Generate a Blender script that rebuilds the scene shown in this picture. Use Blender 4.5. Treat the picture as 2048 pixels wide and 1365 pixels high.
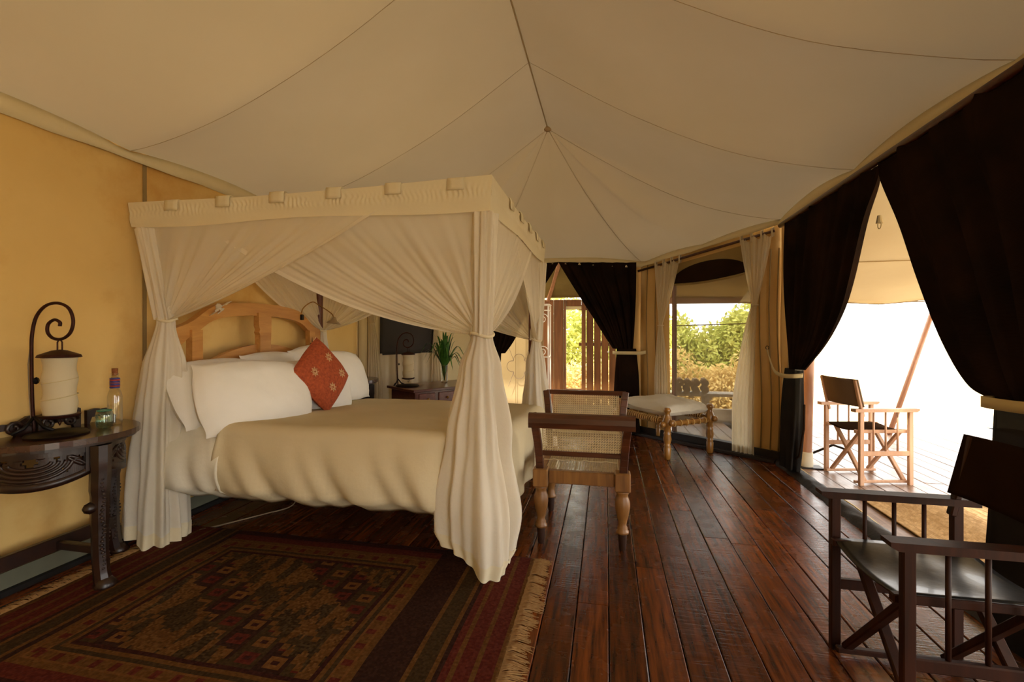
import bpy, math, random
from mathutils import Vector, Matrix, noise
rnd = random.Random(7)
R = math.radians
PI = math.pi
for o in list(bpy.data.objects): bpy.data.objects.remove(o)
col = bpy.context.scene.collection
sc = bpy.context.scene
# ------------------------------------------------------------------ camera, world, sun, exposure
cam = bpy.data.cameras.new('camera'); co = bpy.data.objects.new('camera', cam); col.objects.link(co)
co.location = (0, 0, 1.25); co.rotation_euler = (R(90), 0, R(11.5))
cam.lens = 16.26; cam.sensor_width = 36; cam.shift_y = -17.5/2048; cam.clip_start = .02; cam.clip_end = 300
sc.camera = co
w = bpy.data.worlds.new('sky'); sc.world = w; w.use_nodes = True
bg = w.node_tree.nodes['Background']
bg.inputs[0].default_value = (1.0, .97, .92, 1); bg.inputs[1].default_value = 6.2
sun = bpy.data.lights.new('sun', 'SUN'); sun.energy = 7.5; sun.angle = R(3); sun.color = (1, .93, .8)
so = bpy.data.objects.new('sun', sun); col.objects.link(so)
so.rotation_euler = Vector((-.45, -.75, 1.3)).to_track_quat('Z', 'Y').to_euler()
sc.view_settings.view_transform = 'Standard'; sc.view_settings.look = 'None'
sc.view_settings.gamma = 1; sc.view_settings.use_curve_mapping = False
sc.view_settings.exposure = 0.0

# ------------------------------------------------------------------ material helpers
def lin(c):
    return tuple(((v/255)/12.92 if v/255 <= .04045 else (((v/255)+.055)/1.055)**2.4) for v in c) + (1,)
def newmat(name):
    m = bpy.data.materials.new(name); m.use_nodes = True
    nt = m.node_tree; nt.nodes.clear()
    out = nt.nodes.new('ShaderNodeOutputMaterial')
    return m, nt, out
def N(nt, t, **kw):
    n = nt.nodes.new(t)
    for k, v in kw.items(): setattr(n, k, v)
    return n
def L(nt, a, b): nt.links.new(a, b)
def coords(nt, scale=(1, 1, 1), kind='pos'):
    if kind == 'pos': src = N(nt, 'ShaderNodeNewGeometry').outputs['Position']
    else: src = N(nt, 'ShaderNodeTexCoord').outputs['Object']
    mp = N(nt, 'ShaderNodeMapping'); mp.inputs['Scale'].default_value = scale
    L(nt, src, mp.inputs['Vector'])
    return mp
def ramp(nt, fac, stops):
    r = N(nt, 'ShaderNodeValToRGB')
    while len(r.color_ramp.elements) < len(stops): r.color_ramp.elements.new(.5)
    for e, (p, c) in zip(r.color_ramp.elements, stops): e.position = p; e.color = c
    L(nt, fac, r.inputs[0]); return r
def noise_t(nt, vec, scale, detail=4, rough=.55):
    n = N(nt, 'ShaderNodeTexNoise'); n.inputs['Scale'].default_value = scale
    n.inputs['Detail'].default_value = detail; n.inputs['Roughness'].default_value = rough
    L(nt, vec, n.inputs['Vector']); return n
def bump(nt, h, strength, dist, bsdf):
    b = N(nt, 'ShaderNodeBump'); b.inputs['Strength'].default_value = strength; b.inputs['Distance'].default_value = dist
    L(nt, h, b.inputs['Height']); L(nt, b.outputs[0], bsdf.inputs['Normal'])
def solid(name, c1, c2=None, rough=.5, scale=8, metal=0, bmp=.1, stretch=(1, 1, 1), coat=0, bd=.002):
    m, nt, out = newmat(name)
    b = N(nt, 'ShaderNodeBsdfPrincipled'); L(nt, b.outputs[0], out.inputs[0])
    mp = coords(nt, stretch, 'obj')
    n = noise_t(nt, mp.outputs[0], scale)
    r = ramp(nt, n.outputs[0], [(.3, lin(c1)), (.7, lin(c2 or c1))])
    L(nt, r.outputs[0], b.inputs['Base Color'])
    b.inputs['Roughness'].default_value = rough; b.inputs['Metallic'].default_value = metal
    b.inputs['Coat Weight'].default_value = coat
    if bmp: bump(nt, n.outputs[0], bmp, bd, b)
    return m
def wood(name, c1, c2, rough=.35, axis=2, scale=5, coat=.1, var=0.0, saw=0.0, kind='obj'):
    m, nt, out = newmat(name)
    b = N(nt, 'ShaderNodeBsdfPrincipled'); L(nt, b.outputs[0], out.inputs[0])
    s = [6, 6, 6]; s[axis] = .6
    if saw: s = [16, 1.1, 16]
    mp = coords(nt, tuple(s), kind)
    oi = N(nt, 'ShaderNodeObjectInfo')
    ml = N(nt, 'ShaderNodeMath', operation='MULTIPLY'); ml.inputs[1].default_value = 37; L(nt, oi.outputs['Random'], ml.inputs[0])
    cx = N(nt, 'ShaderNodeCombineXYZ'); L(nt, ml.outputs[0], cx.inputs[0]); L(nt, ml.outputs[0], cx.inputs[1]); L(nt, ml.outputs[0], cx.inputs[2])
    L(nt, cx.outputs[0], mp.inputs['Location'])
    n = noise_t(nt, mp.outputs[0], scale, 6, .6); n.inputs['Distortion'].default_value = .15 if saw else .8
    r = ramp(nt, n.outputs[0], [(.32, lin(c1)), (.68, lin(c2))])
    if var:
        hs = N(nt, 'ShaderNodeHueSaturation')
        mr = N(nt, 'ShaderNodeMapRange'); mr.inputs['To Min'].default_value = 1-var; mr.inputs['To Max'].default_value = 1+var
        L(nt, oi.outputs['Random'], mr.inputs['Value']); L(nt, mr.outputs[0], hs.inputs['Value'])
        L(nt, r.outputs[0], hs.inputs['Color']); L(nt, hs.outputs[0], b.inputs['Base Color'])
    else: L(nt, r.outputs[0], b.inputs['Base Color'])
    b.inputs['Roughness'].default_value = rough; b.inputs['Coat Weight'].default_value = coat
    b.inputs['Coat Roughness'].default_value = .25
    if saw:
        b.inputs['Specular IOR Level'].default_value = .32
        mp2 = coords(nt, (3, 60, 3), 'pos'); L(nt, cx.outputs[0], mp2.inputs['Location'])
        n2 = noise_t(nt, mp2.outputs[0], 1.6, 3, .6)
        mp3 = coords(nt, (1, 1, 1), 'pos'); n3 = noise_t(nt, mp3.outputs[0], 7, 3)
        ad = N(nt, 'ShaderNodeMath', operation='MULTIPLY_ADD'); L(nt, n3.outputs[0], ad.inputs[0]); ad.inputs[1].default_value = .9
        L(nt, n2.outputs[0], ad.inputs[2])
        bump(nt, ad.outputs[0], saw, .004, b)
        rr = N(nt, 'ShaderNodeMapRange'); rr.inputs['To Min'].default_value = rough-.1; rr.inputs['To Max'].default_value = rough+.16
        L(nt, n3.outputs[0], rr.inputs['Value']); L(nt, rr.outputs[0], b.inputs['Roughness'])
    else: bump(nt, n.outputs[0], .15, .002, b)
    return m
def cloth(name, c1, c2=None, transl=.25, alpha=1.0, scale=3, wr=.25, weave=0, rough=.9, wd=.01, stain=None):
    m, nt, out = newmat(name)
    mp = coords(nt)
    n = noise_t(nt, mp.outputs[0], scale, 5)
    r = ramp(nt, n.outputs[0], [(.3, lin(c1)), (.7, lin(c2 or c1))])
    colr = r.outputs[0]
    if stain:
        ns = noise_t(nt, mp.outputs[0], 1.3, 6, .65)
        rs = ramp(nt, ns.outputs[0], [(.5, (0, 0, 0, 1)), (.72, (.75, .75, .75, 1))])
        mx = N(nt, 'ShaderNodeMix', data_type='RGBA'); L(nt, rs.outputs[0], mx.inputs[0])
        L(nt, colr, mx.inputs[6]); mx.inputs[7].default_value = lin(stain); colr = mx.outputs[2]
    d = N(nt, 'ShaderNodeBsdfDiffuse'); L(nt, colr, d.inputs[0])
    t = N(nt, 'ShaderNodeBsdfTranslucent'); L(nt, colr, t.inputs[0])
    ms = N(nt, 'ShaderNodeMixShader'); ms.inputs[0].default_value = transl
    L(nt, d.outputs[0], ms.inputs[1]); L(nt, t.outputs[0], ms.inputs[2])
    nb = noise_t(nt, mp.outputs[0], 14, 4)
    h = nb.outputs[0]
    if weave:
        wv = N(nt, 'ShaderNodeTexWave'); wv.inputs['Scale'].default_value = weave; wv.bands_direction = 'Z'
        L(nt, mp.outputs[0], wv.inputs['Vector'])
        ad = N(nt, 'ShaderNodeMath', operation='MULTIPLY_ADD'); L(nt, wv.outputs[1], ad.inputs[0]); ad.inputs[1].default_value = .12; L(nt, h, ad.inputs[2]); h = ad.outputs[0]
    bp = N(nt, 'ShaderNodeBump'); bp.inputs['Strength'].default_value = wr; bp.inputs['Distance'].default_value = wd
    L(nt, h, bp.inputs['Height']); L(nt, bp.outputs[0], d.inputs['Normal']); L(nt, bp.outputs[0], t.inputs['Normal'])
    res = ms.outputs[0]
    if alpha < 1:
        tr = N(nt, 'ShaderNodeBsdfTransparent'); m2 = N(nt, 'ShaderNodeMixShader'); m2.inputs[0].default_value = alpha
        L(nt, tr.outputs[0], m2.inputs[1]); L(nt, res, m2.inputs[2]); res = m2.outputs[0]
    L(nt, res, out.inputs[0])
    return m
def glass(name, c, rough=.02):
    m, nt, out = newmat(name)
    g = N(nt, 'ShaderNodeBsdfGlossy'); g.inputs['Roughness'].default_value = rough
    t = N(nt, 'ShaderNodeBsdfTransparent'); t.inputs[0].default_value = c
    lw = N(nt, 'ShaderNodeLayerWeight'); lw.inputs[0].default_value = .35
    mr = N(nt, 'ShaderNodeMapRange'); mr.inputs['To Min'].default_value = .08; mr.inputs['To Max'].default_value = .75
    L(nt, lw.outputs['Facing'], mr.inputs['Value'])
    ms = N(nt, 'ShaderNodeMixShader'); L(nt, mr.outputs[0], ms.inputs[0]); L(nt, t.outputs[0], ms.inputs[1]); L(nt, g.outputs[0], ms.inputs[2])
    L(nt, ms.outputs[0], out.inputs[0]); return m

M = {}
M['ceiling'] = cloth('ceiling_canvas', (216, 198, 160), (224, 206, 170), transl=.02, scale=.8, wr=.05, weave=60)
M['band'] = cloth('valance_canvas', (224, 208, 168), (230, 214, 178), transl=.06, wr=.1)
M['ochre'] = cloth('ochre_canvas', (222, 186, 116), (230, 196, 128), transl=.035, scale=2, wr=.08, weave=80, stain=(198, 142, 66))
M['ochre2'] = cloth('ochre_canvas_fold', (210, 172, 110), (220, 184, 124), transl=.04, scale=2, wr=.1, weave=80)
M['cream'] = cloth('cream_canvas', (214, 196, 150), (222, 204, 160), transl=.04, scale=2, wr=.08, weave=80)
M['annexe'] = cloth('annexe_canvas', (176, 154, 112), (186, 164, 122), transl=.01, scale=2, wr=.08)
M['khaki'] = cloth('khaki_canvas', (150, 128, 84), (164, 142, 98), transl=.2, wr=.1, weave=80)
M['awning'] = cloth('awning_canvas', (206, 192, 164), (214, 202, 176), transl=.12, scale=1.2, wr=.15)
M['awn_dark'] = cloth('olive_canvas', (120, 104, 66), (136, 120, 80), transl=.1, wr=.2)
M['black'] = cloth('black_curtain', (24, 19, 16), (40, 27, 19), transl=.05, scale=4, wr=.3, weave=90)
M['blacksheer'] = cloth('black_gauze', (40, 38, 36), (54, 50, 46), transl=.12, alpha=.965, wr=.3)
M['net'] = cloth('mosquito_net', (242, 230, 206), (246, 236, 214), transl=.4, alpha=.82, scale=2, wr=.3, wd=.006)
M['netd'] = cloth('mosquito_net_gathered', (244, 234, 214), (248, 240, 222), transl=.4, alpha=.93, scale=2, wr=.45, wd=.008)
M['valance'] = cloth('net_valance', (238, 224, 190), (242, 230, 198), transl=.25, scale=3, wr=.25)
M['sheer'] = cloth('window_sheer', (232, 220, 190), (238, 226, 200), transl=.45, alpha=.93, scale=3, wr=.25)
M['duvet'] = cloth('duvet_cotton', (210, 194, 158), (218, 202, 166), transl=.04, scale=1.5, wr=.3, wd=.012)
M['sheet'] = cloth('white_sheet', (226, 218, 196), (232, 224, 204), transl=.04, wr=.35, wd=.012)
M['pillow'] = cloth('pillow_cotton', (236, 230, 216), (242, 236, 224), transl=.05, scale=4, wr=.3, wd=.01)
M['rust'] = solid('rust_wool', (140, 58, 28), (184, 86, 42), .9, 60, bmp=.5)
M['star'] = solid('stitch_cream', (226, 190, 140), (236, 204, 160), .9, 40)
M['strap'] = cloth('strap_webbing', (214, 196, 150), transl=.1, wr=.1)
M['floorwood'] = wood('floor_planks', (48, 21, 8), (120, 62, 22), .23, 1, 3, .0, .4, .35, 'pos')
M['deckwood'] = wood('deck_planks', (110, 84, 66), (150, 120, 98), .33, 1, 3, .1, .15, .4, 'pos')
M['dark'] = solid('floor_void', (10, 6, 4), (14, 8, 5), .9)
M['bedwood'] = wood('honey_wood', (176, 118, 56), (204, 148, 80), .4, 1, 3, .1)
M['bedpost'] = wood('red_brown_post', (80, 36, 16), (108, 52, 24), .35, 2, 3, .15)
M['black_rail'] = solid('black_rail', (28, 14, 8), (38, 20, 12), .5)
M['carved'] = solid('carved_dark_wood', (26, 12, 7), (50, 26, 14), .4, 14, bmp=.4, coat=.15, bd=.006)
M['tabletop'] = wood('dark_polished_top', (44, 20, 10), (70, 34, 16), .22, 1, 3, .5)
M['teak'] = wood('pale_teak', (112, 72, 32), (150, 104, 52), .4, 2, 4, .1)
M['teakd'] = wood('dark_teak', (58, 26, 10), (88, 44, 18), .3, 0, 4, .25)
M['legdark'] = solid('leg_tip', (44, 26, 18), (60, 36, 24), .4)
M['cane'] = solid('cane', (196, 172, 122), (214, 192, 146), .55, 30)
M['string'] = solid('string', (190, 170, 130), None, .9)
M['iron'] = solid('rusted_iron', (40, 18, 12), (70, 30, 18), .55, 30, metal=.6, bmp=.4)
M['irond'] = solid('black_iron', (22, 18, 16), (34, 26, 22), .5, 30, metal=.6)
M['shade'] = cloth('lamp_shade_cloth', (222, 208, 172), (228, 214, 182), transl=.3, wr=.1)
M['cork'] = solid('cork', (120, 66, 30), (150, 90, 44), .9, 60)
M['bead'] = None
M['glass'] = glass('clear_glass', (.96, .95, .88, 1))
M['gglass'] = glass('green_tumbler_glass', (.86, .95, .88, 1))
M['ggreen'] = solid('green_glass_rim', (60, 120, 96), None, .1)
M['deskwood'] = wood('mahogany_desk', (70, 30, 24), (98, 48, 38), .28, 0, 4, .35)
M['deskfront'] = wood('mahogany_drawer', (100, 56, 48), (124, 74, 62), .35, 0, 4, .2)
M['brass'] = solid('brass_knob', (150, 110, 50), None, .3, metal=.9, bmp=0)
M['leaf'] = solid('palm_leaf', (34, 78, 22), (70, 122, 40), .45, 20, bmp=0)
M['charpoy'] = wood('turned_honey_wood', (120, 78, 30), (166, 118, 54), .3, 2, 4, .3)
M['cord'] = solid('charpoy_cord', (196, 158, 96), (210, 174, 112), .8, 60)
M['matt'] = cloth('daybed_cotton', (214, 206, 186), (222, 214, 196), transl=.03, wr=.4, wd=.012, weave=40)
M['chairwood'] = wood('director_chair_wood', (36, 17, 9), (58, 28, 14), .5, 2, 4, .0)  # backlit darkness of the near chair is put into this wood colour
for n_ in M['chairwood'].node_tree.nodes:
    if n_.type == 'BSDF_PRINCIPLED': n_.inputs['Specular IOR Level'].default_value = .2
M['chairwoodp'] = wood('glare_pale_chair_wood', (178, 136, 104), (198, 156, 124), .5, 2, 4, .05)  # pale tone stands for outdoor glare, mixed into the wood colour
M['leather'] = solid('black_leather', (14, 13, 13), (22, 20, 20), .36, 9, bmp=.35, coat=.1, bd=.006)
M['canvasdark'] = cloth('dark_canvas', (38, 26, 18), (48, 34, 24), transl=.02, wr=.1)
M['canvastaupe'] = cloth('taupe_canvas', (112, 92, 74), (124, 104, 84), transl=.05, wr=.1)
M['polewood'] = wood('pole_wood', (158, 112, 86), (178, 130, 100), .5, 2, 4, .05)  # paleness of the glare outside is put into this pinkish brown
M['plinth'] = solid('grey_green_plinth', (92, 92, 74), (108, 104, 84), .7, 5)
M['sill'] = solid('dark_sill_vinyl', (18, 12, 9), (30, 21, 16), .6, 6, bmp=.5, bd=.02)
M['doorwood'] = wood('red_door_boards', (92, 54, 24), (126, 80, 40), .45, 2, 3, .1, .2)
M['frame'] = wood('brown_frame', (110, 76, 58), (128, 92, 70), .5, 2, 3, .05)
M['white'] = solid('white_painted_iron', (214, 206, 190), (224, 216, 200), .5)
M['jute'] = None
M['towel'] = cloth('grey_brown_towel', (128, 108, 88), (150, 130, 108), transl=.02, wr=.5, scale=30)
M['benchwood'] = wood('weathered_bench', (122, 106, 86), (146, 130, 108), .6, 0, 3, 0)
M['bushg'] = cloth('bush_leaves_green', (164, 172, 84), (204, 202, 118), transl=.35, scale=4, wr=0)
M['busht'] = cloth('bush_leaves_dry', (196, 168, 104), (222, 198, 138), transl=.35, scale=4, wr=0)
M['stem'] = solid('stem_bark', (110, 84, 56), (130, 100, 70), .9)
M['ground'] = solid('dry_ground', (214, 190, 140), (228, 206, 160), .95, .7)
M['rock'] = solid('rock', (150, 120, 84), (176, 144, 104), .9, 6, bmp=.6, bd=.03)
M['rope'] = solid('rope', (160, 140, 100), None, .9)
M['cable'] = solid('cable', (130, 110, 86), None, .6)
M['haze'] = None
def mesh_screen():
    m, nt, out = newmat('insect_screen')
    d = N(nt, 'ShaderNodeBsdfDiffuse'); d.inputs[0].default_value = lin((190, 176, 146))
    t = N(nt, 'ShaderNodeBsdfTransparent'); t.inputs[0].default_value = (.5, .5, .48, 1)
    ms = N(nt, 'ShaderNodeMixShader'); ms.inputs[0].default_value = .3
    L(nt, t.outputs[0], ms.inputs[1]); L(nt, d.outputs[0], ms.inputs[2]); L(nt, ms.outputs[0], out.inputs[0])
    return m
M['screen'] = mesh_screen()
def attr_mat(name, rough=.95, sc_=220, b_=.5):
    m, nt, out = newmat(name)
    b = N(nt, 'ShaderNodeBsdfPrincipled'); L(nt, b.outputs[0], out.inputs[0]); b.inputs['Roughness'].default_value = rough
    b.inputs['Specular IOR Level'].default_value = .15
    a = N(nt, 'ShaderNodeVertexColor'); a.layer_name = 'weave'
    mp = coords(nt); n = noise_t(nt, mp.outputs[0], 90, 4)
    hs = N(nt, 'ShaderNodeHueSaturation'); mr = N(nt, 'ShaderNodeMapRange'); mr.inputs['To Min'].default_value = .55; mr.inputs['To Max'].default_value = 1.45
    L(nt, n.outputs[0], mr.inputs['Value']); L(nt, mr.outputs[0], hs.inputs['Value']); L(nt, a.outputs[0], hs.inputs['Color'])
    L(nt, hs.outputs[0], b.inputs['Base Color'])
    bump(nt, n.outputs[0], b_, .004, b)
    return m
M['weave'] = attr_mat('kilim_weave')

# ------------------------------------------------------------------ mesh helpers
class MB:
    def __init__(s): s.v = []; s.f = []
    def add(s, vs, fs):
        n = len(s.v); s.v += [tuple(v) for v in vs]; s.f += [tuple(i+n for i in f) for f in fs]; return s
    def box(s, c, size, rot=None, taper=1.0, bev=0.0):
        hx, hy, hz = size[0]/2, size[1]/2, size[2]/2
        if bev:
            b = min(bev, hx*.9, hy*.9, hz*.9); vs = []
            for z, k in ((-hz, b), (-hz+b, 0), (hz-b, 0), (hz, b)):
                X, Y = hx-k, hy-k; e = b if k == 0 else 0
                if k == 0:
                    vs += [(X-e, -Y, z), (X, -Y+e, z), (X, Y-e, z), (X-e, Y, z), (-X+e, Y, z), (-X, Y-e, z), (-X, -Y+e, z), (-X+e, -Y, z)]
                else:
                    vs += [(X, -Y, z), (X, -Y, z), (X, Y, z), (X, Y, z), (-X, Y, z), (-X, Y, z), (-X, -Y, z), (-X, -Y, z)]
            fs = [tuple(range(7, -1, -1)), tuple(range(24, 32))]
            for r in range(3):
                for i in range(8):
                    j = (i+1) % 8; fs.append((r*8+i, r*8+j, (r+1)*8+j, (r+1)*8+i))
        else:
            vs = [(-hx, -hy, -hz), (hx, -hy, -hz), (hx, hy, -hz), (-hx, hy, -hz)]
            vs += [(x*taper, y*taper, hz) for x, y in ((-hx, -hy), (hx, -hy), (hx, hy), (-hx, hy))]
            fs = [(0, 3, 2, 1), (4, 5, 6, 7), (0, 1, 5, 4), (1, 2, 6, 5), (2, 3, 7, 6), (3, 0, 4, 7)]
        m = (rot or Matrix.Identity(3)); c = Vector(c)
        return s.add([m @ Vector(v)+c for v in vs], fs)
    def beam(s, p0, p1, wd, th, up=(0, 0, 1), bev=0.004):
        p0, p1 = Vector(p0), Vector(p1); d = (p1-p0); ln = d.length; d.normalize()
        up = Vector(up)
        if abs(d.dot(up)) > .98: up = Vector((1, 0, 0))
        a = up.cross(d).normalized(); b = d.cross(a)
        m = Matrix((a, b, d)).transposed()
        return s.box((p0+p1)/2, (wd, th, ln), m, bev=bev)
    def tube(s, pts, r, n=8, cap=True, closed=False):
        pts = [Vector(p) for p in pts]; m = len(pts)
        rs = r if isinstance(r, (list, tuple)) else [r]*m
        vs = []; prev = None
        for i, p in enumerate(pts):
            if closed: t = pts[(i+1) % m]-pts[i-1]
            else: t = pts[min(i+1, m-1)]-pts[max(i-1, 0)]
            t.normalize()
            if prev is None:
                a = Vector((0, 0, 1)).cross(t)
                if a.length < .05: a = Vector((1, 0, 0)).cross(t)
            else: a = prev-t*prev.dot(t)
            a.normalize(); prev = a; b = t.cross(a)
            for k in range(n):
                th = 2*PI*k/n; vs.append(p+(a*math.cos(th)+b*math.sin(th))*rs[i])
        fs = []
        for i in range(m if closed else m-1):
            j = (i+1) % m
            for k in range(n):
                l = (k+1) % n; fs.append((i*n+k, i*n+l, j*n+l, j*n+k))
        if cap and not closed:
            fs.append(tuple(range(n-1, -1, -1))); fs.append(tuple(range((m-1)*n, m*n)))
        return s.add(vs, fs)
    def lathe(s, prof, c=(0, 0, 0), n=20, axis=None, flute=None):
        c = Vector(c); m = Matrix.Identity(3)
        if axis is not None: m = Vector(axis).normalized().to_track_quat('Z', 'Y').to_matrix()
        vs = []
        for r, z in prof:
            for k in range(n):
                th = 2*PI*k/n; rr = r*(1+(flute*(k % 2) if flute else 0))
                vs.append(m @ Vector((rr*math.cos(th), rr*math.sin(th), z))+c)
        fs = []
        for i in range(len(prof)-1):
            for k in range(n):
                l = (k+1) % n; fs.append((i*n+k, i*n+l, (i+1)*n+l, (i+1)*n+k))
        if prof[0][0] > 1e-4: fs.append(tuple(range(n-1, -1, -1)))
        if prof[-1][0] > 1e-4: fs.append(tuple(range((len(prof)-1)*n, len(prof)*n)))
        return s.add(vs, fs)
    def grid(s, nu, nv, f, closeu=False):
        vs = [f(i/nu, j/nv) for j in range(nv+1) for i in range(nu+(0 if closeu else 1))]
        k = nu+(0 if closeu else 1)
        fs = []
        for j in range(nv):
            for i in range(nu):
                i2 = (i+1) % k; fs.append((j*k+i, j*k+i2, (j+1)*k+i2, (j+1)*k+i))
        return s.add(vs, fs)
    def prism(s, outline, depth, org, ux, uy, holes=None):
        """outline: list of 2D points, extruded by depth along ux x uy, centred"""
        org, ux, uy = Vector(org), Vector(ux).normalized(), Vector(uy).normalized(); nz = ux.cross(uy)
        n = len(outline)
        vs = [org+ux*x+uy*y-nz*depth/2 for x, y in outline]+[org+ux*x+uy*y+nz*depth/2 for x, y in outline]
        fs = [tuple(range(n-1, -1, -1)), tuple(range(n, 2*n))]+[(i, (i+1) % n, n+(i+1) % n, n+i) for i in range(n)]
        return s.add(vs, fs)
    def strip(s, low, up, depth, org, ux, uy):
        """solid band between two 2D curves of equal length"""
        org, ux, uy = Vector(org), Vector(ux).normalized(), Vector(uy).normalized(); nz = ux.cross(uy)
        n = len(low); vs = []
        for d in (-depth/2, depth/2):
            vs += [org+ux*x+uy*y+nz*d for x, y in low]+[org+ux*x+uy*y+nz*d for x, y in up]
        fs = []
        for i in range(n-1):
            fs += [(i, n+i, n+i+1, i+1), (2*n+i, 2*n+i+1, 3*n+i+1, 3*n+i), (i, i+1, 2*n+i+1, 2*n+i), (n+i, 3*n+i, 3*n+i+1, n+i+1)]
        fs += [(0, 2*n, 3*n, n), (n-1, 2*n-1, 4*n-1, 3*n-1)]
        return s.add(vs, fs)
    def mesh(s, name):
        me = bpy.data.meshes.new(name); me.from_pydata(s.v, [], s.f); me.update(); return me
    def build(s, name, mat, parent=None, smooth=False, solidify=0, **kw):
        me = s.mesh(name)
        if mat: me.materials.append(mat)
        if smooth:
            me.polygons.foreach_set('use_smooth', [True]*len(me.polygons))
            if smooth == 'auto': me.set_sharp_from_angle(angle=R(38))
        o = bpy.data.objects.new(name, me); col.objects.link(o)
        if parent is not None:
            o.parent = parent
            if not kw.get('local'): o.matrix_parent_inverse = full(parent).inverted()
        if solidify:
            md = o.modifiers.new('solidify', 'SOLIDIFY'); md.thickness = solidify; md.offset = 0
        return o
def full(o):
    m = Matrix.LocRotScale(o.location, o.rotation_euler, o.scale)
    return full(o.parent) @ o.matrix_parent_inverse @ m if o.parent else m
def tag(o, label=None, cat=None, group=None, kind=None):
    if label: o['label'] = label
    if cat: o['category'] = cat
    if group: o['group'] = group
    if kind: o['kind'] = kind
    return o
def thing(name, label, cat, loc=(0, 0, 0), rz=0, group=None, kind=None):
    o = bpy.data.objects.new(name, None); col.objects.link(o); o.location = loc; o.rotation_euler = (0, 0, rz); o.empty_display_size = .1
    return tag(o, label, cat, group, kind)
def copy_tree(o, parent=None):
    c = o.copy(); col.objects.link(c)
    if parent: c.parent = parent
    for ch in [x for x in bpy.data.objects if x.parent == o]: copy_tree(ch, c)
    return c
def lerp(a, b, t): return a+(b-a)*t
def catmull(pts, n=8):
    pts = [Vector(p) for p in pts]; q = [pts[0]*2-pts[1]]+pts+[pts[-1]*2-pts[-2]]; out = []
    for i in range(1, len(q)-2):
        for k in range(n):
            t = k/n; a, b, c, d = q[i-1], q[i], q[i+1], q[i+2]
            out.append(.5*((2*b)+(c-a)*t+(2*a-5*b+4*c-d)*t*t+(3*b-a-3*c+d)*t**3))
    out.append(pts[-1]); return out
def nz(x, y, z=0, s=1): return noise.noise(Vector((x*s, y*s, z*s)))

# ------------------------------------------------------------------ setting: floor
XL, XR, XM = -2.82, 1.65, -.585
A_, B_ = Vector((1.65, 4.87, 0)), Vector((.42, 5.87, 0))
A2, B2 = Vector((-2.82, 4.87, 0)), Vector((-1.59, 5.87, 0))
APEX = Vector((XM, 4.73, 3.34))
def yend(x):
    if x > .42: return 4.87+(1.65-x)/1.23
    if x < -1.59: return 4.87+(x+2.82)/1.23
    return 5.9
fl = MB().box((-.6, 1.9, -.06), (4.5, 8.6, .05)).build('floor', M['dark']); tag(fl, kind='structure')
deck = MB().box((3.5, 2.6, -.065), (3.7, 9.6, .05)).box((-.2, 6.85, -.066), (5.6, 1.5, .05)).build('veranda_deck', M['dark'])
tag(deck, kind='structure')
W = .143
pm = {}
def plank(x, y0, y1, parent, mat):
    key = (mat.name, round(y1-y0, 1))
    if key not in pm:
        b = MB().box((0, 0, 0), (W-.004, 1, .03), bev=.0)
        wx = (W-.004)/2
        vs = [(-wx, -.5, -.015), (-wx, -.5, .012), (-wx+.004, -.5, .015), (wx-.004, -.5, .015), (wx, -.5, .012), (wx, -.5, -.015)]
        vs += [(a, .5, c) for a, _, c in vs]
        fs = [(0, 1, 2, 3, 4, 5), (11, 10, 9, 8, 7, 6)]+[(i, i+6, (i+1) % 6+6, (i+1) % 6) for i in range(6)]
        mb = MB(); mb.add(vs, fs); me = mb.mesh('plank'); me.materials.append(mat); pm[key] = me
    o = bpy.data.objects.new('plank', pm[key]); col.objects.link(o); o.parent = parent
    o.location = (x, (y0+y1)/2, -.015+rnd.uniform(-.0015, .001)); o.scale = (1, (y1-y0)-.003, 1)
    o.rotation_euler = (0, rnd.uniform(-.004, .004), 0)
    return o
def rows(x0, x1, f0, f1, parent, mat, lmin=1.3, lmax=3.4):
    k0 = math.floor((x0+.131)/W) if x0 < -2.5 else math.ceil((x0+.131)/W); k1 = math.floor((x1+.131)/W)
    for k in range(k0, k1):
        x = -.131+(k+.5)*W; a, b = f0(x), f1(x); y = a
        while b-y > .05:
            l = rnd.uniform(lmin, lmax)
            if b-y-l < .5: l = b-y
            plank(x, y, min(y+l, b), parent, mat); y += l
rows(XL-.02, XR+.02, lambda x: -2.4, yend, fl, M['floorwood'])
rows(1.6, 4.9, lambda x: 0.2 if x > 2 else .5, lambda x: 7.2, deck, M['deckwood'], 1.6, 3)
rows(.3, 1.66, lambda x: yend(x)+.02, lambda x: 7.2, deck, M['deckwood'])
rows(-2, .42, lambda x: 5.92, lambda x: 7.2, deck, M['floorwood'])

# ------------------------------------------------------------------ ceiling
def epath():
    P = [(XL, -2.5, 2.28), (XL, 4.87, 2.28), (-1.59, 5.87, 2.05), (XM, 5.87, 2.115), (.42, 5.87, 2.04), (1.65, 4.87, 2.28), (XR, -2.5, 2.37)]
    out = []
    for a, b in zip(P, P[1:]):
        a, b = Vector(a), Vector(b); n = max(2, int((b-a).length/.07))
        for i in range(n): out.append(a.lerp(b, i/n))
    out.append(Vector(P[-1])); return out
EP = epath()
SEAMY = [-1.75, -.4, .95, 2.25, 3.55, 4.87]
def scal(p):
    if p.x < XL+.01 or p.x > XR-.01:
        for a, b in zip(SEAMY, SEAMY[1:]):
            if a <= p.y <= b: return abs(math.sin(PI*(p.y-a)/(b-a)))**.7
        return .5
    # diagonal and back bays
    if abs(p.y-5.87) < .01: return .55+.3*abs(math.sin(PI*(p.x-XM)/1.0))
    t = (abs(p.x-XM)-1.005)/1.23; return abs(math.sin(2*PI*t))**.8*.5
def bandh(p): return .05+.06*scal(p)
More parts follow.
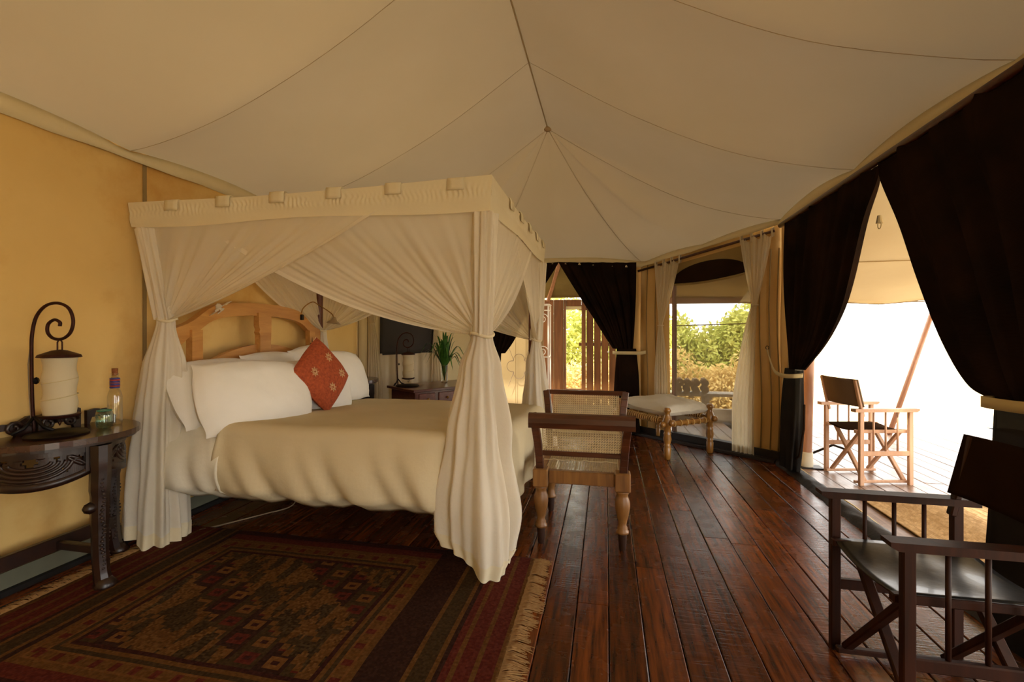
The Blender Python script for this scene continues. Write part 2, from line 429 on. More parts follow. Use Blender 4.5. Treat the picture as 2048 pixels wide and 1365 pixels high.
def ceil_pt(p, t):
    r = Vector((XM, min(p.y, 4.73), 3.34)) if (p.x < XL+.01 or p.x > XR-.01) else APEX
    e = Vector((p.x, p.y, p.z+bandh(p)))
    q = e.lerp(r, t)
    s = scal(p)
    q.z -= math.sin(PI*t**.85)*(.15-.05*s*(1-t))
    side = 1 if (p.x < XL+.01 or p.x > XR-.01) else 1.5
    q.z += .05*(s-.5)*math.sin(PI*t)*side + .012*nz(q.x, q.y, 3, 1.6)
    return q
mb = MB(); NT = 26; n = len(EP)
for p in EP:
    for j in range(NT+1): mb.v.append(tuple(ceil_pt(p, j/NT)))
for i in range(n-1):
    for j in range(NT): mb.f.append((i*(NT+1)+j, (i+1)*(NT+1)+j, (i+1)*(NT+1)+j+1, i*(NT+1)+j+1))
ceil = mb.build('ceiling', M['ceiling'], smooth=True); tag(ceil, kind='structure')
# eave band
mb = MB()
ctr = Vector((XM, 2, 0))
for p in EP:
    inn = Vector((p.x, p.y, 0)); dd = (ctr-inn); dd.z = 0
    if p.x < XL+.01: o_ = Vector((.03, 0, 0))
    elif p.x > XR-.01: o_ = Vector((-.03, 0, 0))
    elif abs(p.y-5.87) < .01: o_ = Vector((0, -.03, 0))
    else: o_ = Vector((-.02 if p.x > 0 else .02, -.025, 0))
    q = ceil_pt(p, 0)
    mb.v += [tuple(q), tuple(q+o_*.9-Vector((0, 0, bandh(p)*.5))), tuple(Vector((p.x, p.y, p.z+.012*nz(p.x, p.y, 0, 4)))+o_*1.1)]
for i in range(n-1):
    a, b = i*3, i*3+3
    mb.f += [(a, a+1, b+1, b), (a+1, a+2, b+2, b+1)]
mb.build('eave_valance', M['band'], ceil, smooth=True, solidify=.004)
seam_m = solid('seam_thread', (196, 172, 134), (206, 182, 144), .9)
def seam(pts, r=.0035): MB().tube(pts, r, 5).build('seam', seam_m, ceil, smooth=True)
for y in SEAMY[1:5]:
    for sx in (XL, XR):
        p = min((e for e in EP if abs(e.x-sx) < .01), key=lambda e: abs(e.y-y))
        seam([ceil_pt(p, j/20)-Vector((0, 0, .002)) for j in range(21)], .0016)
for c in ((XL, 4.87), (-1.59, 5.87), (.42, 5.87), (XR, 4.87)):
    p = min(EP, key=lambda e: (e.x-c[0])**2+(e.y-c[1])**2)
    p2 = Vector((p.x*.9999, p.y*.9999, p.z))
    seam([ceil_pt(p, j/20)-Vector((0, 0, .003)) for j in range(21)], .003 if c[1] > 5 else .002)
MB().tube([(XM, -2.4, 3.334), (XM, 4.7, 3.334)], .006, 8).build('ridge_pole_sleeve', M['ceiling'], ceil, smooth=True)
MB().lathe([(.0, -.03), (.03, -.02), (.045, 0), (.03, .02)], (XM, 4.7, 3.33), 10).build('apex_patch', seam_m, ceil, smooth=True)

# ------------------------------------------------------------------ walls
def wallgrid(p, q, z0, z1, mat, name, top=None, amp=.012, sx=.1, parent=None, bot=None):
    p, q = Vector(p), Vector(q); d = q-p; ln = d.length; nrm = Vector((-d.y, d.x, 0)).normalized()
    nu = max(4, int(ln/sx)); 
    def f(u, v):
        zt = top(u) if top else z1
        zb = bot(u) if bot else z0
        z = zb+(zt-zb)*v; a = p+d*u
        k = amp*(nz(u*ln*1.6, z*.7, p.x*3, 1)+.5*nz(u*ln*5, z*1.2, 7, 1))
        a = a+nrm*k; return (a.x, a.y, z)
    return MB().grid(nu, 24, f).build(name, mat, parent, smooth=True, solidify=.006)
wl = wallgrid((XL, -2.5, 0), (XL, 4.87, 0), .1, 2.36, M['ochre'], 'wall_left'); tag(wl, kind='structure')
strip_m = cloth('seam_strip', (140, 118, 78), (156, 132, 92), transl=.05, wr=.1)
for y in (2.36, 4.12, .6):
    MB().box((XL+.012, y, 1.2), (.006, .022, 2.2)).build('seam_strip', strip_m, wl)
MB().tube([(XL+.015, 1.62, .5), (XL+.015, 1.64, .3), (XL+.02, 1.655, .12)], .004, 5).build('wire', M['cable'], wl)
bl = MB().box((XL-.01, 1.2, .02), (.05, 7.4, .17)).build('baseboard_left', M['plinth']); tag(bl, kind='structure')
MB().box((XL+.03, 1.2, .012), (.03, 7.4, .028)).build('floor_batten', M['dark'], bl)
# diagonals
LD = (A_-B_).length; ud = (A_-B_).normalized(); nd = Vector((-ud.y, ud.x, 0)); nd = nd if nd.y > 0 else -nd   # outward
def ond(s, z, off=0): p = B_+ud*s-nd*off; return Vector((p.x, p.y, z))
def s_of(x): return (x-.42)/ud.x
sL, sR = s_of(.726), s_of(1.43)
def ztop(s): return 2.10+(2.33-2.10)*(s/LD)
w2 = wallgrid(ond(0, 0), ond(sL, 0), .06, 0, M['ochre2'], 'wall_back_right', top=lambda u: ztop(u*sL), amp=.02); tag(w2, kind='structure')
wallgrid(ond(sR, 0), ond(LD, 0), .06, 0, M['ochre2'], 'wall_panel', top=lambda u: ztop(sR+u*(LD-sR)), amp=.02, parent=w2)
wallgrid(ond(sL, 0), ond(sR, 0), 2, 0, M['ochre2'], 'wall_header', top=lambda u: ztop(sL+u*(sR-sL)), bot=lambda u: 2.02+.13*u, amp=.004, parent=w2)
for s, a in ((.1, .0), (.22, .01), (sR+.10, 0), (sR+.19, .01), (LD-.02, 0)):
    MB().tube([ond(s+.012*math.sin(k), .1+k*.28, .02) for k in range(8)], .006, 6).build('piping', strip_m, w2, smooth=True)
# right wall short piece and header beyond, sill
w3 = wallgrid((XR, 4.87, 0), (XR, 4.56, 0), .06, 2.36, M['ochre2'], 'wall_right', amp=.02); tag(w3, kind='structure')
wallgrid((XR, .75, 0), (XR, -.2, 0), .0, 2.42, M['ochre2'], 'wall_panel', amp=.01, parent=w3)
MB().tube([(XR-.02, 4.66, .1), (XR-.015, 4.64, 1.2), (XR-.02, 4.67, 2.3)], .007, 6).build('piping', strip_m, w3)
# cream diag left + back wall piers
def ondl(s, z, off=0):
    u = (B2-A2).normalized(); nn = Vector((u.y, -u.x, 0)); p = A2+u*s+nn*off; return Vector((p.x, p.y, z))
LL = (B2-A2).length
w4 = wallgrid(A2, B2, .0, 2.3, M['cream'], 'wall_back_left', top=lambda u: 2.34-.22*u, amp=.01); tag(w4, kind='structure')
for s in (.02, .12): MB().tube([ondl(s, z/4, .015) for z in range(0, 10)], .004, 5).build('piping', strip_m, w4)
w5 = wallgrid((-1.59, 5.87, 0), (-1.42, 5.87, 0), 0, 2.14, M['cream'], 'wall_back', amp=.004); tag(w5, kind='structure')
wallgrid((.18, 5.87, 0), (.42, 5.87, 0), 0, 2.12, M['ochre2'], 'wall_panel', amp=.004, parent=w5)
# front wall behind the camera: unseen closed canvas, shut to cut the light inside
w6 = wallgrid((XL, -2.5, 0), (XR, -2.5, 0), 0, 2.3, M['cream'], 'wall_front'); tag(w6, kind='structure')
MB().add([(XL, -2.5, 2.25), (XR, -2.5, 2.25), (XM, -2.5, 3.4)], [(0, 1, 2)]).build('gable', M['cream'], w6, solidify=.006)
# sills
s1 = MB()
s1.beam(ond(-.02, .05, -.02), ond(LD+.04, .05, -.02), .10, .10)
s1.beam(ond(-.02, .015, .06), ond(LD-.02, .015, .06), .10, .03)
o = s1.build('trim_1', M['sill']); tag(o, kind='structure')
s2 = MB()
def fs2(u, v):
    y = 4.92-u*4.3; k = .012*nz(y, 0, 0, 5)
    prof = [(-.08, .002), (-.06, .025), (-.03, .045), (.01, .05), (.04, .035), (.055, .003)]
    i = min(int(v*5), 4); t = v*5-i
    return (XR+lerp(prof[i][0], prof[i+1][0], t)+k+.01*nz(y, v*3, 0, 9), y, lerp(prof[i][1], prof[i+1][1], t)+(.012*nz(y, v*2, 4, 8) if 0 < v < 1 else 0))
s2.grid(90, 10, fs2)
o = s2.build('trim_2', M['sill'], smooth=True); tag(o, kind='structure')
MB().tube([(XR+.065+.01*math.sin(k*1.3), 4.9-k*.2, .012) for k in range(20)], .008, 6).build('zip_edge', M['strap'], o, smooth=True)
o = MB().box((XM, 5.9, .012), (2.0, .09, .03)).build('trim_3', M['sill']); tag(o, kind='structure')
# curtain rail poles (wood) along the right eave
o = MB().tube([(XR-.05, 4.75, 2.25), (XR-.05, .5, 2.33)], .022, 10).build('trim_4', M['teakd'], smooth=True); tag(o, kind='structure')
o = MB().tube([ond(-.02, 2.0, .03), ond(LD-.05, 2.23, .03)], .014, 8).build('trim_5', M['teakd'], smooth=True); tag(o, kind='structure')

# window right: screen, jamb, lintel with arched cut, hanging half-round flap, rod
win = thing('window_1', None, None, ond((sL+sR)/2, .1)); tag(win, kind='structure')
ws = sR-sL
def arch(u): return 1.80+.06*u+.20*max(0, 1-(2*u-1)**2)**.5
MB().grid(24, 3, lambda u, v: ond(sL+u*ws, lerp(arch(u), 2.03+.13*u, v), -.01)).build('lintel_cloth', M['khaki'], win, solidify=.005)
MB().grid(24, 6, lambda u, v: ond(sL+u*ws, lerp(1.80+.06*u-.03*math.sin(PI*u), arch(u)+.002, v), -.015+.02*math.sin(PI*v))).build('flap', M['canvasdark'], win, smooth=True)
MB().tube([ond(sL+u*ws/10, 1.80+.006*u-.03*math.sin(PI*u/10), .0) for u in range(11)], .012, 8).build('flap_hem', M['khaki'], win, smooth=True)
MB().add([ond(sL, .1, -.04), ond(sR, .1, -.04), ond(sR, 2.05, -.04), ond(sL, 2.0, -.04)], [(0, 1, 2, 3)]).build('insect_screen', M['screen'], win)
MB().beam(ond(sL+.02, .1, -.06), ond(sL+.02, 1.85, -.06), .05, .05).build('jamb', M['frame'], win)
MB().tube([ond(sL, 1.325, -.05), ond(sR, 1.34, -.05)], .006, 6).build('cord', M['rope'], win)

# ------------------------------------------------------------------ gathered cloth helpers
def pleat(u, k, ph=0): return math.sin(2*PI*k*u+ph)+.45*math.sin(2*PI*k*2.3*u+1.7*ph+1)+.3*math.sin(2*PI*k*.47*u+ph*2.1)
def hang(path, z0, z1, k, amp, n=70, nv=24, waist=None, ph=0, normal=None):
    """flat curtain: path(u,v)->Vector centre line; displaced along normal"""
    def f(u, v):
        p, nn, a = path(u, v)
        return tuple(Vector(p)+Vector(nn)*a*pleat(u+.015*math.sin(v*5+ph), k, ph+v*.6))
    return MB().grid(n, nv, f)

def window_curtain(label, top0, top1, wst, bot0, bot1, wz, nrm, tie_to=None, mat='sheer', k=5, loops=3, group=None, side=1):
    t0, t1, b0, b1 = map(Vector, (top0, top1, bot0, bot1)); wst = Vector(wst); nrm = Vector(nrm)
    z1 = (t0.z+t1.z)/2; z0 = b0.z; vw = (z1-wz)/(z1-z0)
    th = thing('window_curtain', label, 'curtain', (b0.x, b0.y, b0.z), group=group)
    tw = (t1-t0).length; e = (t1-t0).normalized()
    def f(u, v):
        top = t0.lerp(t1, u); bot = b0.lerp(b1, u); wp = wst+e*(u-.5)*.045
        if v < vw:
            t = v/vw; t2 = t**1.25
            p = top.lerp(wp, t2); p.z = lerp(top.z, wz, t)
        else:
            t = (v-vw)/(1-vw); t2 = min(1, t*1.5)**.7
            p = wp.lerp(bot, t2); p.z = lerp(wz, bot.z, t)
        a = .014+.012*abs(v-vw)
        if v < .06: p.z += -.0+.02*math.sin(2*PI*(loops)*u)
        return tuple(p-nrm*(.05+a*.5*pleat(u, k, 1.3+v)))
    MB().grid(60, 34, f).build('cloth', M[mat], th, smooth=True)
    for i in range(loops+1):
        p = t0.lerp(t1, i/loops)
        q = p-nrm*.05
        MB().tube([q+Vector((0, 0, -.03)), q+Vector((0, 0, .05))-nrm*.005, q+nrm*.03+Vector((0, 0, .07)), q+nrm*.03+Vector((0, 0, -.02))], .009, 6).build('loop', M[mat], th, smooth=True)
    MB().tube([wst-nrm*.05+Vector((.03*math.cos(a), .03*math.sin(a), 0)) for a in [2*PI*j/12 for j in range(12)]], .007, 6, closed=True).build('tie', M['sheer'], th, smooth=True)
    return th
nd_ = nd
window_curtain('white sheer curtain tied back on the left of the bright garden window', ond(s_of(.60), 2.03), ond(s_of(.84), 2.06), ond(s_of(.655), 1.33), ond(s_of(.59), .45), ond(s_of(.73), .45), 1.33, nd)
window_curtain('white looped curtain knotted on the right of the bright garden window', ond(s_of(1.37), 2.17), ond(s_of(1.60), 2.2), ond(s_of(1.475), 1.52), ond(s_of(1.30), .03), ond(s_of(1.475), .03), 1.52, nd, loops=3)

# left diagonal window (behind the bed)
nl = Vector(((B2-A2).normalized().y, -(B2-A2).normalized().x, 0))
def sl(x): return (x+2.82)/(B2-A2).normalized().x
wf = thing('window_2', None, None, ondl(sl(-2.37), .6)); tag(wf, kind='structure')
fu = lambda u: sl(-2.62)+u*(sl(-2.10)-sl(-2.62))
MB().grid(14, 12, lambda u, v: ondl(fu(u), lerp(.98+.02*u, 1.72, v), .03+.012*math.sin(5*u+v*2))).build('blackout_flap', solid('charcoal_flap', (44, 40, 38), (58, 52, 48), .8, 2), wf, smooth=True, solidify=.004)
MB().grid(40, 6, lambda u, v: ondl(fu(u), lerp(.3, 1.0, v), .025+.01*pleat(u, 4, .4))).build('lower_sheer', M['sheer'], wf, smooth=True)
window_curtain('narrow pale curtain hanging left of the charcoal window flap behind the bed', ondl(sl(-2.78), 1.95), ondl(sl(-2.60), 1.95), ondl(sl(-2.69), 1.35), ondl(sl(-2.73), .35), ondl(sl(-2.60), .35), 1.32, -nl, loops=2)
window_curtain('narrow pale curtain hanging right of the charcoal window flap behind the vase', ondl(sl(-2.16), 1.95), ondl(sl(-1.98), 1.95), ondl(sl(-2.10), 1.35), ondl(sl(-2.14), .35), ondl(sl(-1.98), .35), 1.3, -nl, loops=2)

# ------------------------------------------------------------------ black curtains
def swag(th, top0, top1, free_pts, waist, tail, nrm, name='cloth', k=7, mat='black', amp=.022, ww=.1, fixed_bow=0):
    """top edge from fixed side (u=0) to free side (u=1), gathered at waist; free edge follows free_pts"""
    t0, t1, wv = Vector(top0), Vector(top1), Vector(waist); nrm = Vector(nrm)
    fr = catmull(free_pts, 8); nF = len(fr)-1
    e = (t1-t0).normalized(); e2 = Vector((e.x, e.y, 0)).normalized()
    def fe(v):
        x = v*nF; i = min(int(x), nF-1); return fr[i].lerp(fr[i+1], x-i)
    def f(u, v):
        fx = t0+(wv-e2*ww-t0)*v; fx = t0.lerp(wv-e2*ww, v); fx.z = lerp(t0.z, wv.z, v)
        # the fixed edge hangs nearly straight and only turns to the tie low down
        fx = Vector((lerp(t0.x, (wv-e2*ww).x, v**2), lerp(t0.y, (wv-e2*ww).y, v**2), lerp(t0.z, wv.z, v)))
        fp = fe(v)
        p = fx.lerp(fp, u)
        p.z += (t0.lerp(t1, u).z-fx.lerp(fp, u).z)*(1-v) if v == 0 else 0
        a = amp*(.5+.6*math.sin(PI*min(1, v*1.1))) 
        return tuple(p-nrm*(a*pleat(u, k, .7+v)))
    MB().grid(90, 40, f).build(name, M[mat], th, smooth=True)
# right opening, left-hand curtain
nr = Vector((1, 0, 0))
bc = thing('blackout_curtain', 'black curtain tied back beside the outdoor director chair, left side of the veranda opening', 'curtain', (1.58, 4.4, 0))
swag(bc, (1.60, 4.6, 2.25), (1.60, 3.11, 2.26), [(1.60, 3.11, 2.26), (1.60, 3.12, 2.15), (1.60, 3.25, 1.95), (1.60, 3.41, 1.60), (1.60, 3.55, 1.38), (1.60, 3.80, 1.16), (1.60, 4.18, .94)], (1.60, 4.24, .92), None, nr, ww=.28, k=6)
def tail(c0, c1, z0, z1, r0, rmid, r1, k=8, ell=(1, .6), amp=.25, nph=48, nv=22, ph=0, skew=0, prof=None):
    c0, c1 = Vector(c0), Vector(c1)
    def f(u, v):
        z = lerp(z0, z1, v); c = c0.lerp(c1, v)
        if prof: r = prof(v)
        else: r = lerp(r0, rmid, math.sin(PI*.5*min(1, v*1.8))) if v < .55 else lerp(rmid, r1, (v-.55)/.45)
        th = 2*PI*u
        rr = r*(1+amp*(.25+.75*min(1, v*1.5))*(.5*math.sin(k*th+ph+v*1.6)+.3*math.sin((k*1.0+5)*th+2*ph-v*2.2)+.35*math.sin(3*th+ph-v*3)))
        return (c.x+math.cos(th)*rr*ell[0], c.y+math.sin(th)*rr*ell[1], z+skew*math.cos(th)*v)
    return MB().grid(nph, nv, f, closeu=True)
tail((1.60, 4.42, 0), (1.60, 4.55, 0), .93, .05, .11, .13, .12, 6, (.45, 1.35), .25, ph=1).build('tail', M['blacksheer'], bc, smooth=True)
MB().tube([(1.58, 4.16, .0+.66), (1.60, 4.22, .45), (1.6, 4.32, .2), (1.6, 4.52, .08), (1.6, 4.68, .06)], .008, 6).build('hem_piping', M['canvasdark'], bc, smooth=True)
ribbon = lambda pts, w_: MB().grid(len(pts)-1, 1, lambda u, v: tuple(pts[round(u*(len(pts)-1))]+Vector((0, 0, (v-.5)*w_))))
pts = catmull([ond(s_of(1.56), 1.09, .04), (1.545, 4.85, .98), (1.50, 4.6, .90), (1.50, 4.42, .875), (1.53, 4.28, .88), (1.6, 4.24, .89)], 6)
ribbon(pts, .035).build('tie_strap', M['strap'], bc, smooth=True, solidify=.004)
MB().tube([ond(s_of(1.56), 1.10, .03)+Vector((.014*math.cos(a), -.0, .018*math.sin(a))) for a in [2*PI*j/12 for j in range(12)]], .003, 5, closed=True).build('ring', M['irond'], bc)
# right opening, right-hand curtain (near the camera)
bc2 = thing('blackout_curtain', 'large black curtain over the dark foreground chair, right side of the veranda opening', 'curtain', (1.58, 2.1, 0))
swag(bc2, (1.60, .8, 2.34), (1.60, 3.14, 2.27), [(1.60, 3.14, 2.27), (1.60, 3.09, 2.14), (1.60, 2.90, 1.84), (1.60, 2.74, 1.52), (1.60, 2.58, 1.22), (1.60, 2.43, 1.02), (1.60, 2.30, .965)], (1.60, 2.28, .96), None, nr, ww=.5, k=9, amp=.03)
tail((1.60, 2.08, 0), (1.60, 2.1, 0), .98, .04, .18, .19, .2, 7, (.4, 1.1), .2, ph=2).build('tail', M['blacksheer'], bc2, smooth=True)
pts = catmull([(1.62, 1.6, 1.06), (1.53, 1.85, 1.0), (1.50, 2.0, .975), (1.51, 2.24, .965), (1.60, 2.31, .96)], 6)
ribbon(pts, .045).build('tie_strap', M['strap'], bc2, smooth=True, solidify=.004)
# back doorway curtains
nb = Vector((0, 1, 0))
bc3 = thing('blackout_curtain', 'dark curtain tied to the right in the back doorway beside the plank gate', 'curtain', (.25, 5.82, 0))
swag(bc3, (.36, 5.82, 2.1), (XM, 5.82, 2.13), [(XM, 5.82, 2.14), (XM+.02, 5.82, 2.09), (-.36, 5.82, 1.75), (-.17, 5.82, 1.45), (-.03, 5.82, 1.22), (.08, 5.82, 1.05)], (.12, 5.82, 1.03), None, nb, ww=.2, k=5)
tail((.24, 5.82, 0), (.26, 5.82, 0), 1.05, .03, .1, .12, .12, 6, (1.15, .4), .2, ph=.5).build('tail', M['black'], bc3, smooth=True)
pts = catmull([(.08, 5.83, 1.0), (.12, 5.745, 1.0), (.26, 5.74, 1.0), (.40, 5.75, 1.0), (.47, 5.79, 1.01)], 4)
ribbon(pts, .04).build('tie_strap', M['strap'], bc3, smooth=True, solidify=.004)
bc4 = thing('blackout_curtain', 'dark curtain caught up to the left in the back doorway behind the bed canopy', 'curtain', (-1.4, 5.82, 0))
swag(bc4, (-1.5, 5.82, 2.1), (XM, 5.82, 2.13), [(XM, 5.82, 2.14), (XM-.02, 5.82, 2.09), (-.82, 5.82, 1.75), (-1.02, 5.82, 1.42), (-1.15, 5.82, 1.15), (-1.27, 5.82, .98)], (-1.29, 5.82, .97), None, nb, ww=.16, k=5)
tail((-1.43, 5.83, 0), (-1.50, 5.83, 0), 1.0, .03, .09, .09, .09, 6, (1.1, .4), .2, ph=.5).build('tail', M['black'], bc4, smooth=True)

# ------------------------------------------------------------------ annexe behind the back doorway
an = thing('plank_gate', 'reddish plank gate and door frame standing in daylight behind the back doorway', 'gate', (-.3, 7.0, 0))
for x0, x1, nm in ((-.93, -.78, 'post_board'), (-.775, -.63, 'post_board'), (-.625, -.59, 'edge_strip')):
    MB().box(((x0+x1)/2, 7.0, .87), (x1-x0, .05 if nm == 'post_board' else .07, 1.74), bev=.004).build(nm, M['doorwood'], an)
MB().box((-.475, 7.0, 1.69), (.225, .05, .10), bev=.004).build('head_board', M['doorwood'], an)
MB().box((-.475, 7.0, 1.615), (.225, .02, .05)).build('fringe_board', M['strap'], an)
MB().box((-.475, 7.02, .2), (.225, .03, .4)).build('bottom_board', M['doorwood'], an)
xx = -.36
for i in range(6):
    wd = .062 if i == 0 else .098
    MB().box((xx+wd/2, 7.0, .87), (wd, .03, 1.74), bev=.003).build('slat', M['doorwood'], an)
    xx += wd+.012
for z_, h_ in ((1.62, .08), (.3, .08), (1.07, .05)): MB().box((-.05, 7.03, z_), (.7, .02, h_)).build('brace', M['doorwood'], an)
MB().lathe([(.008, 0), (.014, .006), (.014, .01), (.004, .012)], (.03, 6.985, .96), 14, axis=(0, -1, 0)).build('latch', M['white'], an, smooth=True)
cw = MB().grid(20, 8, lambda u, v: (-2.6+u*1.68, 7.0+.01*math.sin(u*20), v*1.9)).build('wall_annexe', M['annexe'], smooth=True, solidify=.005); tag(cw, kind='structure')
for x in (-1.36, -1.2): MB().tube([(x, 6.97, 0), (x, 6.97, 1.9)], .004, 5).build('piping', strip_m, cw)
an2 = MB().grid(10, 8, lambda u, v: (-2.6+u*3.4, 5.98+v*.98, 2.22-.45*v-.04*math.sin(PI*v))).build('annexe_awning', M['awn_dark'], smooth=True, solidify=.005)
tag(an2, 'olive canvas roof sloping down behind the gap between the back doorway curtains', 'awning')
o = MB().beam((XM+.0, 6.0, 2.2), (-.86, 6.98, 1.735), .05, .05).build('tent_pole', M['polewood']); tag(o, 'slanting wooden tent pole in the gap above the plank gate', 'pole')
# wrought iron quatrefoil wire frame and white shelf
qf = MB(); c = Vector((-1.30, 6.93, .73)); r = .105
for a in range(4):
    cc = c+Vector((math.cos(a*PI/2)*r*1.0, 0, math.sin(a*PI/2)*r*1.0))
    qf.tube([cc+Vector((math.cos(t)*r*.8, 0, math.sin(t)*r*.8)) for t in [a*PI/2+R(-100)+R(200)*k/14 for k in range(15)]], .005, 5)
o = thing('wire_ornament', 'thin iron quatrefoil ornament with radiating rods on the cream wall behind the bed', 'ornament', tuple(c))
qf.build('quatrefoil', M['cable'], o, smooth=True)
for a in range(4):
    t = PI/4+a*PI/2; d = Vector((math.cos(t), 0, math.sin(t)))
    MB().tube([c+d*r*1.1, c+d*r*1.1+Vector((d.x*.12, 0, d.z*.32))], .004, 5).build('rod', M['cable'], o)
sh = thing('iron_shelf', 'white wrought iron shelf stand with scrolls beside the red door boards', 'shelf', (-.85, 6.6, 0))
for x in (-1.02, -.80):
    for y in (6.5, 6.75): MB().box((x, y, .82), (.018, .018, 1.64)).build('upright', M['white'], sh)
for z in (1.63, 1.56, .9, .3): MB().box((-.91, 6.5, z), (.24, .014, .014)).box((-.8, 6.62, z), (.014, .26, .014)).build('rail', M['white'], sh)
MB().box((-.91, 6.62, 1.645), (.25, .28, .012)).build('shelf_top', M['white'], sh)
def spiral(c, r0, turns, ax, ay, s0=0, n=40, sgn=1):
    return [Vector(c)+(Vector(ax)*math.cos(s0+sgn*2*PI*turns*k/n)+Vector(ay)*math.sin(s0+sgn*2*PI*turns*k/n))*r0*(1-.82*k/n) for k in range(n+1)]
for z in (1.44, .98): MB().tube(spiral((-.88, 6.5, z), .08, 1.6, (1, 0, 0), (0, 0, 1)), .006, 5).build('scroll', M['white'], sh, smooth=True)

# ------------------------------------------------------------------ veranda: awnings, poles
def awn(u, v):
    x = 1.7+u*3.2; y = lerp(3.2, 6.5, v); return (x, y, 2.62-.98*v**.9-.05*math.sin(PI*v)*math.sin(PI*u)+.02*nz(x, y, 0, 1.5)-(.04*math.sin(u*PI*3)**2 if v > .9 else 0))
va = MB().grid(30, 20, awn).build('veranda_awning', M['awning'], smooth=True, solidify=.005)
tag(va, 'pale canvas veranda awning seen through the gap between the black curtains', 'awning')
MB().grid(30, 10, lambda u, v: (1.7+u*3.2, 3.2-v*3.7, 2.62-.6*v)).build('front_slope', M['awning'], va, smooth=True, solidify=.005)
MB().tube([(1.7, 3.75, 2.44), (4.9, 3.75, 2.44)], .012, 6).build('seam_roll', strip_m, va)
MB().tube([(1.7+k*.32, 6.5, awn(k/10, 1)[2]-.005) for k in range(11)], .008, 6).build('hem', strip_m, va)
MB().tube([(1.7+k*.32, 5.2, awn(k/10, (5.2-3.2)/3.3)[2]-.01) for k in range(11)], .005, 6).build('seam', strip_m, va)
da = MB().grid(16, 12, lambda u, v: tuple(Vector(ond(-.3+u*(LD+.9), 2.25, -.1)).lerp(Vector((-.2+u*2.6, 6.95, 1.74)), v)+Vector((0, 0, -.06*math.sin(PI*v)+.012*math.sin(v*14+u*3))))).build('window_awning', M['khaki'], smooth=True, solidify=.005)
tag(da, 'khaki canvas awning outside the top of the garden window', 'awning')
o = MB().box((1.1, 6.97, 1.70), (2.7, .05, .085), bev=.004).build('awning_beam', M['frame']); tag(o, 'brown horizontal beam under the awning outside the garden window', 'beam')
pl = thing('veranda_post', 'round wooden veranda post with pale metal foot by the outdoor chair', 'post', (1.82, 4.74, 0))
MB().tube([(1.82, 4.74, .12), (1.87, 4.74, 2.2)], .042, 14).build('shaft', M['polewood'], pl, smooth='auto')
MB().lathe([(.052, 0), (.05, .14), (.046, .145)], (1.82, 4.74, 0), 16).build('socket', solid('galvanised_socket', (200, 190, 160), (214, 204, 178), .5), pl, smooth='auto')
MB().box((1.84, 4.73, .006), (.2, .12, .012)).build('foot_plate', M['irond'], pl)
gp = MB().tube([(3.38, 6.44, 0), (3.92, 6.5, 1.66)], .028, 10).build('guy_pole', M['polewood'], smooth=True)
tag(gp, 'slanting wooden pole propping the outer edge of the veranda awning', 'pole')
# bulb socket on cable
bs = thing('bulb_socket', 'small black bulb socket dangling at the peak of the veranda opening', 'lamp', (1.74, 3.2, 2.0))
MB().tube([(1.72, 3.12, 2.40), (1.74, 3.15, 2.28), (1.74, 3.15, 2.16)], .004, 6).build('cable', M['irond'], bs)
MB().lathe([(.008, .0), (.018, -.005), (.02, -.06), (.016, -.075)], (1.74, 3.15, 2.16), 14).build('socket', M['irond'], bs, smooth='auto')
o = MB().lathe([(.02, 0), (.012, .05)], (1.72, 3.38, 1.95), 10).tube([(1.72, 3.38+.02*math.cos(a), 1.94+.025*math.sin(a)) for a in [2*PI*j/12 for j in range(12)]], .003, 5, closed=True).build('rope_toggle', M['rope']); tag(o, 'small ring toggle at the edge of the left black veranda curtain', 'fitting')
# rock and stick by the post
rk = MB().grid(20, 12, lambda u, v: tuple(Vector((1.76, 4.98, .09))+Vector((math.cos(2*PI*u)*math.sin(PI*v)*.11, math.sin(2*PI*u)*math.sin(PI*v)*.12, math.cos(PI*v)*.10))*(1+.3*nz(math.cos(2*PI*u), math.sin(2*PI*u), v*2, 1.5))), closeu=True).build('rock', M['rock'], smooth=True)
tag(rk, 'rounded tan stone on the deck behind the black curtain tail', 'rock')
o = MB().tube([(1.95, 5.1, .02), (2.15, 5.0, .16), (2.25, 4.95, .13)], .012, 6).build('stick', M['irond']); tag(o, 'short dark bent stick on the deck behind the veranda post', 'stick')
# jute rug outside
def colour_grid(name, x0, y0, x1, y1, nx, ny, fn, mat, z=.008, rz=0, bumpf=None):
    mb = MB(); vs = []
    for j in range(ny+1):
        for i in range(nx+1):
            x = x0+(x1-x0)*i/nx; y = y0+(y1-y0)*j/ny
            vs.append((x, y, z+(bumpf(x, y) if bumpf else 0)))
    fs = [(j*(nx+1)+i, j*(nx+1)+i+1, (j+1)*(nx+1)+i+1, (j+1)*(nx+1)+i) for j in range(ny) for i in range(nx)]
    mb.add(vs, fs); me = mb.mesh(name); me.materials.append(mat)
    ca = me.color_attributes.new('weave', 'FLOAT_COLOR', 'CORNER'); data = []
    for j in range(ny):
        for i in range(nx):
            c = lin(fn(i, j)); data += list(c)*4
    ca.data.foreach_set('color', data)
    me.polygons.foreach_set('use_smooth', [True]*len(me.polygons))
    o = bpy.data.objects.new(name, me); col.objects.link(o)
    md = o.modifiers.new('t', 'SOLIDIFY'); md.thickness = .006; md.offset = -1
    return o
def jute(i, j):
    k = rnd.uniform(-14, 14)+10*nz(i*.05, j*.02, 0, 1)
    s = -22 if i % 4 == 0 else 0
    return (188+k+s, 156+k+s, 112+k+s)
jr = colour_grid('jute_rug', 1.86, 1.2, 3.6, 4.08, 120, 90, jute, M['weave'], .012, bumpf=lambda x, y: .004*math.sin(x*220))
tag(jr, 'ribbed tan jute rug on the veranda deck behind the foreground chair', 'rug')

